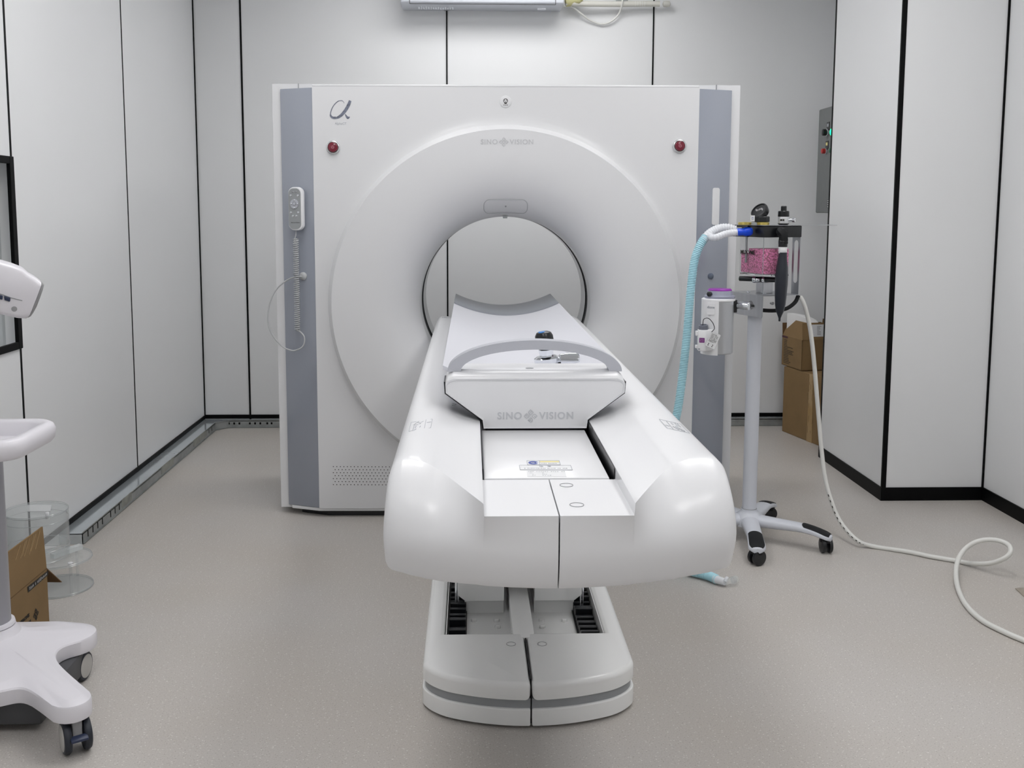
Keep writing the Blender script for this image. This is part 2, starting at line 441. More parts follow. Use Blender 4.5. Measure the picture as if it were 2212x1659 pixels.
# ceiling lights
for i, (x, y, hx, hy) in enumerate(LAMPS):
    nm = ('left' if x < 0 else 'right'); dp = 'above the gantry' if y > 4 else 'above the patient table' if y > 2 else 'nearest the front wall'
    lb = 'flat white rectangular ceiling light panel behind and above the gantry' if y > 4 else f'flat white rectangular ceiling light panel, {nm} one of the two {dp}'
    t = thing('ceiling_light', lb, 'ceiling light', (x, y, CEIL), 'ceiling light panels')
    bm = BM()
    for a, b in (((-hx-.02, -hy-.02), (hx+.02, -hy)), ((-hx-.02, hy), (hx+.02, hy+.02)), ((-hx-.02, -hy), (-hx, hy)), ((hx, -hy), (hx+.02, hy))):
        box(bm, (x+a[0], y+a[1], CEIL-.015), (x+b[0], y+b[1], CEIL))
    obj('frame', bm, m_white, t, 0)
    md = mat('light_diffuser', (.9, .9, .9), .5, emit=(1, .99, .985), es=LAMP_STRENGTH) if i == 0 else md
    obj('diffuser', Box((x-hx, y-hy, CEIL-.01), (x+hx, y+hy, CEIL)), md, t, 0)

# ---- metal floor trunking along left and back walls
t = thing('floor_trunking', 'low galvanised metal cable trunking with slotted rim along left and back wall', 'cable trunking', (XL+.05, 3, 0))
TX = P(190, 1167, Z=0).x; TY = P(560, 924, Z=0).y; TH = .046
y_end = P(178, 1176, Z=0).y
# outline of the front face in plan: along left wall, cut corner, along back wall
c1 = P(466, 925, Z=0); c2 = P(497, 925, Z=0)
pl = [Vector((TX, y_end, 0)), Vector((TX, TY-.30, 0)), Vector((TX+.14, TY, 0)), Vector((CX0+.05, TY, 0))]
pl[1] = Vector((TX, P(463, 930, Z=0).y, 0)); pl[2] = P(494, 925, Z=0); pl[2].y = TY
bm = BM()
for a, b in zip(pl, pl[1:]):
    d = (b-a).normalized(); n = Vector((-d.y, d.x, 0))*.003
    prism(bm, [a, b, b+n, a+n], EZ*TH)
    # folded lower lip
    line2(bm, a+Vector((0, 0, .003))-n*.6, b+Vector((0, 0, .003))-n*.6, .006, EZ, .002)
obj('trunking_rim', bm, m_galv, t, 20)
bm = BM()
inner = [Vector((XL+.001, y_end, TH-.004)), Vector((XL+.001, YB-.001, TH-.004)), Vector((CX0+.05, YB-.001, TH-.004))]
top = [p+EZ*(TH-.004) for p in pl]
prism(bm, [inner[0], top[0], top[1], inner[1]], EZ*-.004)
prism(bm, [inner[1], top[1], top[2], Vector((top[2].x, YB-.001, TH-.004))], EZ*-.004)
prism(bm, [Vector((top[2].x, YB-.001, TH-.004)), top[2], top[3], inner[2]], EZ*-.004)
prism(bm, [(XL+.001, y_end, 0), (TX, y_end, 0), (TX, y_end, TH-.005), (XL+.001, y_end, TH-.005)], (0, .002, 0))
obj('trunking_cover', bm, m_film, t, 0, label='blue-grey film covered flat trunking cover')
bm = BM()
def slot_row(_, a, b, ts, w=.006, h=.02):
    d = (b-a).normalized(); n = Vector((d.y, -d.x, 0))
    for tt, hh in ts:
        c = a.lerp(b, tt)+EZ*.026
        obj('slot', prism(BM(), [c-d*w/2-EZ*hh/2, c+d*w/2-EZ*hh/2, c+d*w/2+EZ*hh/2, c-d*w/2+EZ*hh/2], n*.0012), m_black, t, 0)
L0 = (pl[1]-pl[0]).length
slot_row(bm, pl[0], pl[1], [(k/L0, .024 if k < .5 else .01) for k in (.05, .10, .15, .20, .29, .34, .39, .45, .49)])
slot_row(bm, pl[0], pl[1], [(1-k/L0, .02) for k in (.08, .14, .20)])
slot_row(bm, pl[2], pl[3], [(k/(pl[3]-pl[2]).length, .012) for k in (.0, .03, .06, .12, .15, .18, .22, .245)], .01)
bm.free()
m_joint = noisy(mat('scuffed_joint_plate', (.33, .34, .31), .5, metal=.3), 25, .2)
for k, l in ((.42, .12), (.95, .2), (1.5, .25)):
    a = pl[0].lerp(pl[1], k/L0); b = pl[0].lerp(pl[1], (k+l)/L0)
    obj('joint_plate', prism(BM(), [a+EZ*.012, b+EZ*.012, b+EZ*.048, a+EZ*.048], Vector((.0015, 0, 0))), m_joint, t, 0)

# ================================================================== CT GANTRY
GX, GY, GZ, GR = .144, 3.967, .876, .7067
g = thing('scanner_gantry', 'large white scanner gantry with round bore and grey side columns', 'ct scanner', (GX, GY+.3, 0))
ZB, ZT = .026, 1.731
def face_with_hole(bm, x0, x1, z0, z1, y, r, n=96, mi=0):
    angs = [2*PI*k/n for k in range(n)]
    for cx, cz in ((x1, z1), (x0, z1), (x0, z0), (x1, z0)): angs.append(math.atan2(cz-GZ, cx-GX) % (2*PI))
    angs = sorted(set(round(a, 6) for a in angs)); I, O = [], []
    for a in angs:
        c, s = math.cos(a), math.sin(a)
        tx = ((x1-GX)/c if c > 1e-9 else (x0-GX)/c if c < -1e-9 else 1e9)
        tz = ((z1-GZ)/s if s > 1e-9 else (z0-GZ)/s if s < -1e-9 else 1e9)
        tt = min(tx, tz)
        I.append(bm.verts.new((GX+c*r, y, GZ+s*r))); O.append(bm.verts.new((GX+c*tt, y, GZ+s*tt)))
    K = len(angs)
    for k in range(K):
        f = bm.faces.new((I[k], I[(k+1) % K], O[(k+1) % K], O[k])); f.material_index = mi
    return I, O
GL, GRt = -.615, .903
bm = BM()
I, O = face_with_hole(bm, GL, GRt, ZB+.012, ZT, GY, .752)
I2, O2 = face_with_hole(bm, GL, GRt, ZB+.012, ZT, GY+.05, .752)
K = len(O)
for k in range(K): bm.faces.new((O[k], O[(k+1) % K], O2[(k+1) % K], O2[k]))
obj('front_panel', bm, m_gwhite, g, 30)
# raised ring, funnel, first bore lip
prof = [(.752, 0), (.738, -.0003), (.722, -.0014), (.7105, -.0038), (.7088, -.0045), (.690, -.040), (.66, -.0405),
        (.60, -.0405), (.565, -.0390), (.53, -.0355), (.495, -.0285), (.465, -.0180), (.438, -.0040), (.415, .0120), (.395, .0300), (.378, .050), (.364, .074), (.3555, .094), (.352, .105)]
lathe(bm := BM(), [(r, d) for r, d in prof], (GX, GY, GZ), (0, 1, 0), 160, caps=False)
obj('bore_funnel', bm, m_gwhite, g, 24)
# bore lining: front lip, scan window, rear lip and rear flare
lathe(bm := BM(), [(.352, .105), (.350, .107), (.350, .225)], (GX, GY, GZ), (0, 1, 0), 160, caps=False)
lathe(bm, [(.350, .315), (.350, .51), (.355, .54), (.40, .60), (.47, .645), (.60, .66)], (GX, GY, GZ), (0, 1, 0), 160, caps=False)
obj('bore_lining', bm, mat('bore_lining_grey', sr(196, 198, 200), .3, coat=.3), g, 30)
bm = lathe(BM(), [(.350, .225), (.3505, .226), (.354, .2265), (.354, .314), (.350, .315)], (GX, GY, GZ), (0, 1, 0), 160, caps=False)
obj('scan_window', bm, mat('scan_window_film', sr(135, 138, 140), .1, coat=.6), g, 30)
bm = BM()
for dy in (.2265, .3135): lathe(bm, [(.3492, dy-.002), (.3492, dy+.002), (.353, dy+.002), (.353, dy-.002), (.3492, dy-.002)], (GX, GY, GZ), (0, 1, 0), 160, caps=False)
obj('window_seal', bm, m_blackp, g, 30)
# grey chamfered side columns
for s, xi, xo in ((-1, GL, -.750), (1, GRt, 1.043)):
    y0, y1 = GY+.001, GY+.052
    bm = prism(BM(), [(xi, y0, ZB+.014), (xo, y1, ZB+.014), (xo, y1+.02, ZB+.014), (xi, y1+.02, ZB+.014)], (0, 0, ZT-ZB-.018), .002)
    col = obj('side_column', bm, m_grey, g, 30, label='grey glossy angled side column')
    if s < 0: colL = col
    else: colR = col
    nrm = Vector(((y1-y0)*s*1., -(abs(xo-xi)), 0)).normalized(); ux = Vector((abs(xo-xi), -(y1-y0)*s*-1*-1, 0))
    ux = Vector((-nrm.y, nrm.x, 0)).normalized()
    if s < 0: NL, UL = nrm, ux; colL_o = Vector((xi, y0, 0))
    else: NR, UR = nrm, ux; colR_o = Vector((xi, y0, 0))
# lower white lip
bm = prism(BM(), [(GL, GY+.004, ZB), (GRt, GY+.004, ZB), (1.03, GY+.045, ZB), (1.03, GY+.09, ZB), (-.735, GY+.09, ZB), (-.735, GY+.045, ZB)], (0, 0, .013), .002)
obj('lower_lip', bm, m_gwhite, g, 30)
bm = prism(BM(), [(GL+.03, GY+.03, 0), (GRt-.03, GY+.03, 0), (1.0, GY+.08, 0), (1.0, GY+.6, 0), (-.70, GY+.6, 0), (-.70, GY+.08, 0)], (0, 0, ZB))
obj('plinth', bm, m_blackp, g, 0)
# rear cover: slightly larger shell around and behind
bm = BM(); RX0, RX1, RZ1 = -.783, 1.078, 1.748
I, O = face_with_hole(bm, RX0, RX1, ZB, RZ1, GY+.062, .62)
I2, O2 = face_with_hole(bm, RX0, RX1, ZB, RZ1, GY+.66, .60)
K = len(O)
for k in range(K): bm.faces.new((O[k], O[(k+1) % K], O2[(k+1) % K], O2[k]))
bevel(bm, .006, 3, 60)
obj('rear_cover', bm, m_gwhite, g, 30)
# top strip with its two joints
bm = BM(); box(bm, (GL, GY+.004, ZT+.0005), (GRt, GY+.07, ZT+.009), .003)
obj('top_strip', bm, m_gwhite, g, 30)
for x in (P(645, 187, Y=GY+.055).x, P(1549, 182, Y=GY+.055).x): obj('cover_joint', Box((x-.0015, GY+.058, ZT-.004), (x+.0015, GY+.07, RZ1+.0015)), m_fine, g, 0)
def on_front(px, py, dy=0.): return P(px, py, Y=GY+dy)
# emergency stop buttons
for px, py in ((722, 318), (1469, 316)):
    c = on_front(px, py)
    e = obj('stop_button_ring', lathe(BM(), [(.027, 0), (.027, .004), (.0245, .009), (.0215, .010), (.020, .006)], c, (0, -1, 0), 32, caps=False), m_ring, g, 40)
    bm = lathe(BM(), [(.0225, .003), (.0225, .006), (.020, .006)], c, (0, -1, 0), 32, caps=True)
    obj('button_well', bm, m_blackp, e, 40)
    bm = lathe(BM(), [(.0195, .004), (.0195, .013), (.018, .0165), (.012, .018), (.001, .0185)], c, (0, -1, 0), 32)
    r = obj('button_cap', bm, m_red, e, 40, label='dark red push cap')
    o = c+Vector((0, -.0188, 0)); bm = BM()
    ring2(bm, o, EX, EZ, .0048, .0060, .0004, 0, 360, 20)
    for a in (90, 210, 330):
        d = EX*math.cos(math.radians(a))+EZ*math.sin(math.radians(a)); line2(bm, o, o+d*.005, .001, -EY, .0004)
    obj('stop_symbol', bm, mat('symbol_pink', sr(200, 130, 145), .5) if px < 800 else bpy.data.materials['symbol_pink'], e, 0)
# alpha emblem: brush strokes of changing width
def stroke(dst, pts, o, s, t=.0006):
    """pts: (x, y, width) in emblem pixels"""
    bm = BM(); L, R = [], []
    for i, (x, y, w) in enumerate(pts):
        a = Vector(pts[max(i-1, 0)][:2]); b = Vector(pts[min(i+1, len(pts)-1)][:2]); d = (b-a).normalized(); n = Vector((-d.y, d.x))*w/2
        L.append(bm.verts.new(o+(EX*(x+n.x)-EZ*(y+n.y))*s+Vector((0, -t, 0)))); R.append(bm.verts.new(o+(EX*(x-n.x)-EZ*(y-n.y))*s+Vector((0, -t, 0))))
    for i in range(len(pts)-1): bm.faces.new((L[i], L[i+1], R[i+1], R[i]))
    add_bm(dst, bm)
def dense(pts, n=6): return [tuple(v) for v in crv([Vector(p) for p in pts], n)]
sc_e = (on_front(780, 240)-on_front(700, 240)).length/1659.*1.0
oe = on_front(738.4, 235.5); eo = oe-EX*(38.4*sc_e*1659/80)+EZ*(35.5*sc_e*1659/80)
bm = BM()
stroke(bm, dense([(955, 480, 8), (930, 420, 20), (860, 358, 30), (780, 352, 34), (690, 375, 34), (560, 470, 36), (430, 640, 38), (350, 830, 42), (330, 960, 46), (380, 1060, 60), (470, 1110, 86), (560, 1105, 100)]), eo, sc_e)
stroke(bm, dense([(285, 960, 8), (330, 1060, 40), (430, 1125, 60), (560, 1125, 80), (700, 1075, 110), (860, 950, 130), (1010, 770, 140), (1130, 570, 140), (1225, 352, 120)]), eo, sc_e, .0009)
stroke(bm, dense([(985, 935, 14), (1020, 1010, 60), (1070, 1080, 100), (1120, 1110, 110), (1200, 1070, 20)]), eo, sc_e)
obj('alpha_emblem', bm, noisy(mat('emblem_metal', sr(125, 130, 145), .3, metal=.4), 90, .35), g, 0)
bm = text_bm(BM(), 'AlphaCT', .0125, on_front(738, 266.5)-EY*.0003, EX, EZ, .0003)
obj('model_lettering', bm, m_logod, g, 0)
# small round symbol plate
c = on_front(1095, 219.5)
sp = obj('symbol_plate', lathe(BM(), [(.0235, 0), (.0235, .0012), (.022, .002)], c, (0, -1, 0), 40), m_gwhite, g, 30)
bm = BM(); o = c-EY*.0022; u = .00172*1.02
ring2(bm, o+EZ*.003, EX, EZ, .0066, .0088, .0004, 0, 360, 28)
for sx in (-1, 1): poly2(bm, [(sx*.0045-.002, .0052), (sx*.0045+.002, .0052), (sx*.0040, .0018)], o+EZ*.001, EX, EZ, .0004)
poly2(bm, [(-.0018, -.001), (.0018, -.001), (0, -.0055)], o+EZ*.003, EX, EZ, .0004)
poly2(bm, [(-.005, -.006), (.005, -.006), (.0042, -.0098), (-.0042, -.0098)], o+EZ*.001, EX, EZ, .0004)
for x in (-.006, 0, .006): poly2(bm, [(x-.0013, -.0125), (x+.0013, -.0125), (x+.0011, -.0165), (x-.0011, -.0165)], o+EZ*.001, EX, EZ, .0004)
obj('figure_symbol', bm, m_ink, sp, 0)
# pale word mark on the ring
wordmark(bm := BM(), P(1091.5, 307, Y=GY-.040)-EY*.0008, EX, EZ, .0193, .0005, bold=.0003)
obj('ring_lettering', bm, mat('pale_logo', sr(192, 193, 196), .5), g, 0)
# inset panel and small sensor at the top of the bore: follows the funnel surface
def fun_y(r):
    for (r0, d0), (r1, d1) in zip(prof, prof[1:]):
        if r1 <= r <= r0: return d0+(d1-d0)*(r0-r)/(r0-r1)
    return prof[-1][1]
def fun_pt(x, z, off=0.):
    r = math.hypot(x, z); return Vector((GX+x, GY+fun_y(r)-off, GZ+z))
pts = rrect(0, .393, .087, .026, .022, 6)
# bend the panel so that its lower edge follows the bore
pts = [(x, z-(x*x)*.9*(1 if z < .393 else .45)) for x, z in pts]
path = [fun_pt(x, z, .0012) for x, z in pts]; path.append(path[0]); 
obj('inset_panel_outline', tube(BM(), path, .0016, 6, caps=False), mat('panel_edge', sr(178, 180, 183), .3), g, 40)
obj('panel_led', lathe(BM(), [(.003, 0), (.003, .003)], fun_pt(0, .392, .0), (0, -.7, -.7), 12), m_fine, g, 30)
c = Vector((GX-.001, GY+.10, GZ+.352))
bm = Box(c-Vector((.009, .012, .009)), c+Vector((.009, .01, .004)), .002)
obj('sensor_bracket', bm, m_galv, g, 30)
# ventilation holes lower left
bm = BM(); n = 0
for row in range(7):
    for k in range(20):
        px = 722+ (3.9 if row % 2 else 0) + k*7.6; py = 1009.6+row*6.5
        c = on_front(px, py)
        face(bm, [c+Vector((math.cos(a*PI/3)*.0021, -.0004, math.sin(a*PI/3)*.0021)) for a in range(6)])
obj('vent_holes', bm, m_black, g, 0)
# right column: label plate, round button
def on_col(px, py, o, nrm, off=0.):
    d = right*((px-PX)/F_)+down*((py-PY)/F_)+fwd
    t = (o-CAM).dot(nrm)/d.dot(nrm); return CAM+d*t+nrm*off
a = on_col(1546.5, 446, colR_o, NR); s_ = .0019
hh = (on_col(1546.5, 406, colR_o, NR)-on_col(1546.5, 486, colR_o, NR)).length/2; hw = .0165
obj('blank_label_plate', poly2(BM(), rrect(0, 0, hw, hh, .009), a, UR, EZ, .002), m_label, g, 0)
a = on_col(1535.5, 596, colR_o, NR)
obj('round_key', lathe(BM(), [(.0125, 0), (.0125, .004), (.009, .0062), (.002, .0068)], a, NR, 28), mat('slate_key', sr(95, 105, 122), .4), g, 40)
a = on_col(657, 597, colL_o, NL)
obj('cord_socket', lathe(BM(), [(.016, 0), (.016, .006), (.011, .010), (.003, .011)], a, NL, 28), m_gcable, g, 40)
g.rotation_euler.z = math.radians(-1.0)

# ---- handset on the left column
RZ = Matrix.Translation(g.location) @ Matrix.Rotation(math.radians(-1.0), 4, 'Z') @ Matrix.Translation(-g.location)
cl = lambda px, py, off=0.: on_col(px, py, colL_o, NL, off)
hc = cl(645.5, 451, .006); hs = thing('wired_handset', 'grey and white wired handset remote with buttons, hung on the left grey gantry column', 'remote control', tuple(hc))
Hh = (cl(645, 405)-cl(645, 498)).length/2; Hw = .0315
U, N = UL, NL
def hplane(px, py, off): return cl(px, py, off)
bm = prism(BM(), [hc+U*x+EZ*z for x, z in rrect(0, 0, Hw, Hh, .024, 6)], N*.022, .004, 2)
obj('handset_body', bm, m_white, hs, 40)
f0 = hc+N*.0222
bm = poly2(BM(), rrect(-.0015, 0, Hw-.0045, Hh-.005, .021, 6), f0, U, EZ, .0012)
fp = obj('keypad', bm, mat('keypad_silver', sr(165, 168, 170), .35, metal=.3), hs, 0)
f1 = f0+N*.0012; s_ = 2*Hh/392.   # zoom pixels of the handset
bm = ring2(BM(), f1-U*.002+EZ*(Hh-152*s_), U, EZ, .0085, .0185, .0022, 0, 360, 32)
lathe(bm, [(.0065, 0), (.0065, .003), (.004, .0036)], f1-U*.002+EZ*(Hh-152*s_), N, 20)
obj('direction_pad', bm, m_alu, hs, 40)
for k, (x, z) in enumerate(((-16, 44), (19, 44), (-37, 77), (37, 77), (-37, 230), (37, 230), (-17, 262), (17, 262), (0, 117), (0, 188), (-32, 153), (31, 153))):
    c = f1+U*(x*s_-.0018)+EZ*(Hh-z*s_)+N*(.0022 if k > 7 else 0); rr = .0042 if k < 8 else .0034
    obj('key', lathe(BM(), [(rr, 0), (rr, .0012), (rr*.6, .0022), (rr*.15, .0024)], c, N, 16), m_chrome if k > 1 else m_fine, hs, 40)
bm = BM(); o = f1-U*.0018+EZ*(Hh-322*s_)
sino_mark(bm, o, U, EZ, .0028, .0003)
text_bm(bm, 'SINO', .0058, o-U*.0038, U, EZ, .0003, 0, 'RIGHT'); text_bm(bm, 'VISION', .0058, o+U*.0038, U, EZ, .0003, 0, 'LEFT')
obj('handset_lettering', bm, m_ink, hs, 0)
# coiled cord
top = cl(645, 515, .022); bot = cl(647.5, 712, .018)
cp = [cl(643, 498, .014), cl(643.5, 508, .016), cl(641, 520, .02), cl(645, 524, .03), cl(648, 518, .026)]
ax = (bot-top); Lc = ax.length; turns = 44; pa = []
for i in range(turns*10+1):
    tt = i/(turns*10); a = 2*PI*turns*tt
    pa.append(top+ax*tt+U*(math.cos(a)*.0098)+N*(math.sin(a)*.0098))
full = crv(cp, 4)+pa
obj('coiled_cord', tube(BM(), full, .0021, 6), m_gcable, hs, 60)
lp = crv([bot+U*-.006, cl(653, 716, .015), cl(661, 728, .013), cl(659, 745, .012), cl(648, 754, .012), cl(632, 756, .012), cl(612, 744, .02), cl(595, 715, .035), cl(590, 685, .04), cl(594, 650, .035), cl(606, 622, .025), cl(628, 603, .018), cl(645, 597.5, .014), cl(655, 597, .010)], 8)
obj('straight_lead', tube(BM(), lp, .0029, 8), m_gcable, hs, 60)

# ================================================================== PATIENT TABLE
CX = .1455
tb = thing('patient_table', 'long white patient table on a low base, sliding into the scanner bore', 'patient table', (CX, 2.6, 0))
def yc(ys): return YS(ys, .75)
YBK = yc(4.36)
def station(dx, ztop, yt, zb, ym=None, yb=None, zc=None, rnd=0):
    zb -= .0105
    f = (dx/.29)**2.2
    ym = 1.70+.066*f if ym is None else ym; yb = 1.713+.072*f if yb is None else yb
    zs = .690; w = max(0, min(1, (dx-.20)/.10)); w = w*w*(3-2*w)
    kk = max(0, min(1, (dx-.272)/.0312)); sh = .022*(1-math.sqrt(1-kk*kk))
    ym += sh; yb += sh; yt += sh*.6
    # front profile: bottom edge, near-vertical lower face, then leaning back to the top edge
    pts = [(4.36, zb), (yb+.03, zb), (yb+.012, zb+.0005), (yb+.005, zb+.003), (yb+.0015, zb+.008), (yb-.001, zb+.014)]
    for t in (.35, .7):
        pts.append((yb-.001+(ym-yb+.001)*math.sin(t*PI/2), zb+.014+(zs-zb-.014)*t))
    pts += [(ym, zs)]
    c = (ym, zs+(ztop-zs)*(.5+.13*w))
    for k in range(1, 15):
        t = k/14; pts.append(((1-t)**2*ym+2*t*(1-t)*c[0]+t*t*yt, (1-t)**2*zs+2*t*(1-t)*c[1]+t*t*ztop))
    pts += [(yt+.03, ztop+(0 if not rnd else .0005)), (1.93, ztop), (1.932, ztop if dx > .1245 and ztop > .76 else .70), (4.36, ztop if dx > .1245 and ztop > .76 else .70)]
    return [(dx, yc(y), z) for y, z in pts]
def cover_half(s):
    st = []
    for dx in (.0012, .04, .08, .115, .1225): st.append(station(dx, .751, 1.70, .628+.004*(dx/.29)))
    st.append(station(.1240, .7512, 1.70, .630)); st.append(station(.1250, .7715, 1.70, .630))
    st.append(station(.1262, .7725, 1.702, .630))
    for t in (.12, .25, .4, .55, .7, .82, .92):
        dx = .1262+(.2095-.1262)*t; st.append(station(dx, .7725+(.7998-.7725)*(t-.10*math.sin(PI*t)), 1.702+.134*(1-(1-t)**1.3), .631))
    st.append(station(.2095, .7998, 1.836, .632)); st.append(station(.2105, .8003, 1.837, .632, rnd=.05)); st.append(station(.216, .8025, 1.840, .632, rnd=.15)); st.append(station(.224, .8048, 1.845, .632, rnd=.3)); st.append(station(.232, .8065, 1.850, .633, rnd=.5))
    st.append(station(.243, .8085, 1.858, .6335, rnd=.75)); st.append(station(.255, .8095, 1.860, .634, rnd=.95)); st.append(station(.272, .809, 1.860, .636, rnd=1))
    for dx, dz, db, yt in ((.279, .0025, .0, 1.859), (.285, .006, .0, 1.857), (.2895, .011, .0, 1.854), (.2935, .018, .001, 1.848), (.2968, .028, .003, 1.842), (.2995, .042, .006, 1.835), (.3015, .060, .010, 1.828), (.303, .082, .016, 1.822)):
        st.append(station(dx, .809-dz, yt, .636+db, rnd=1))
    wd2 = lambda x: x+(.0155 if s > 0 else -.0055)*max(0, min(1, (x-.216)/.06))      # the outer rims are not quite centred on the track
    bm = BM(); R = [[bm.verts.new((CX+s*wd2(x), y, z)) for x, y, z in pts] for pts in st]
    for a, b in zip(R, R[1:]):
        for k in range(len(a)-1): bm.faces.new((a[k], b[k], b[k+1], a[k+1]))
        bm.faces.new((a[-1], b[-1], b[0], a[0]))
    bm.faces.new(R[0]); bm.faces.new(R[-1][::-1])
    return bm
for s in (-1, 1):
    obj('table_side_cover', cover_half(s), m_white, tb, 28, label=('left' if s < 0 else 'right')+' half of the white table cover')
# dark interior of the sliding track
bm = BM(); ya, yb_ = yc(1.935), yc(4.30)
box(bm, (CX-.1238, ya, .7005), (CX+.1238, yb_, .704)); box(bm, (CX+.1225, ya, .702), (CX+.1236, yb_, .7705)); box(bm, (CX-.1236, ya, .702), (CX-.1225, yb_, .7705))
obj('track_lining', bm, m_blackp, tb, 0)
bm = Box((CX-.1215, yc(1.933), .735), (CX+.1135, yc(2.355), .7535), .002)
pl_ = obj('sliding_plate', bm, m_white, tb, 30)
# labels on the sliding plate
def pp(px, py, z=.7537): return P(px, py, Z=z)
def quadface(bm, pts, t=.0003, mi=0): return prism(bm, pts, (0, 0, t), mi=mi)
def outline(dst, pts, w=.0012, mi=0, t=.0004):
    for a, b in zip(pts, pts[1:]+pts[:1]): line2(dst, a, b, w, EZ, t, mi)
def marks(dst, a, b, n, h, w, up, mi=0, fill=.8):
    """a row of short illegible glyph strokes between a and b"""
    a = Vector(a); b = Vector(b); up = Vector(up)
    for k in range(n):
        if random.random() > fill: continue
        c = a.lerp(b, (k+.5)/n); d = (b-a)/n*.36
        hh = up*h*random.uniform(.5, 1)/2
        nn = d.cross(up).normalized()
        for j in (-1, 0, 1)[:random.choice((2, 3))]: line2(dst, c-d+hh*j, c+d*random.uniform(.3, 1)+hh*j, w, nn if nn.z > 0 or nn.y < 0 else -nn, .0003, mi)
        line2(dst, c-hh, c+hh, w, nn if nn.z > 0 or nn.y < 0 else -nn, .0003, mi)
q = [pp(1138, 995.5), pp(1208, 995.5), pp(1210.5, 1004.5), pp(1139.5, 1004.5)]
lb = obj('notice_label', quadface(BM(), q), m_label, pl_, 0)
bm = BM(); outline(bm, [p+EZ*.0003 for p in q], .0010); line2(bm, pp(1165, 995.5, .754), pp(1166.5, 1004.5, .754), .001, EZ, .0004)
marks(bm, pp(1169, 1001.3, .754), pp(1203, 1001.3, .754), 11, .006, .0008, EY)
obj('label_print', bm, m_logod, lb, 0)
obj('yellow_heading', quadface(BM(), [pp(1166, 996, .7541), pp(1207.3, 996, .7541), pp(1208, 998.4, .7541), pp(1166.4, 998.4, .7541)]), m_yellow, lb, 0)
c = (pp(1140, 999.8, .754)+pp(1164, 999.8, .754))/2; ry = (pp(1152, 996.4).y-pp(1152, 1003.4).y)/2; rx = .0098
bm = ring2(BM(), c, EX, EY, rx*.45, rx, .0005, 10, 330, 32, sy=ry/rx); line2(bm, c-EX*rx*.3, c+EX*rx*.6, .0016, EZ, .0006)
obj('blue_pictogram', bm, m_lblue, lb, 0)
q = [pp(1122, 1005.3), pp(1232.5, 1005.6), pp(1236.5, 1015.7), pp(1123.5, 1015.2)]
lb = obj('notice_label', quadface(BM(), q), m_label, pl_, 0)
bm = BM(); outline(bm, [p+EZ*.0003 for p in q], .0010)
text_bm(bm, '注   意', .0085, pp(1178, 1007.6, .754), EX, EY, .0003)
marks(bm, pp(1132, 1011.6, .754), pp(1226, 1011.8, .754), 26, .005, .0006, EY, fill=.9)
obj('label_print', bm, m_logod, lb, 0)
q = [pp(1137, 1016.8), pp(1220, 1017.2), pp(1224, 1029.8), pp(1139, 1029.8)]
lb = obj('notice_label', quadface(BM(), q), m_label, pl_, 0)
bm = BM(); marks(bm, pp(1140, 1018.6, .754), pp(1221, 1018.8, .754), 18, .004, .0006, EY)
for r_, (x0, x1) in enumerate(((1144, 1150), (1145, 1153), (1145.5, 1158))): 
    yy = 1021.6+r_*2.6; marks(bm, pp(x0, yy, .754), pp(x1, yy, .754), 3, .003, .0006, EY); marks(bm, pp(1171, yy, .754), pp(1180+r_*6, yy, .754), 4, .003, .0005, EY)
obj('label_print', bm, m_logo, lb, 0)
# screw caps on the covers
def cap(px, py, z, r, nrm=EZ):
    c = P(px, py, Z=z); bm = ring2(BM(), c, EX if abs(nrm.z) > .9 else Vector((nrm.z, 0, -nrm.x)), EY, r-.0012, r, .0006, 0, 360, 28)
    obj('screw_cap', bm, m_fine, tb, 0)
for px, py, z, r, nn in ((1223.5, 1048, .7512, .0125, EZ), (1246, 1090.5, .7512, .0125, EZ),
                        (974, 873.5, .7915, .013, Vector((.31, 0, .95))), (1342, 876, .7915, .013, Vector((-.31, 0, .95)))): cap(px, py, z, r, nn)
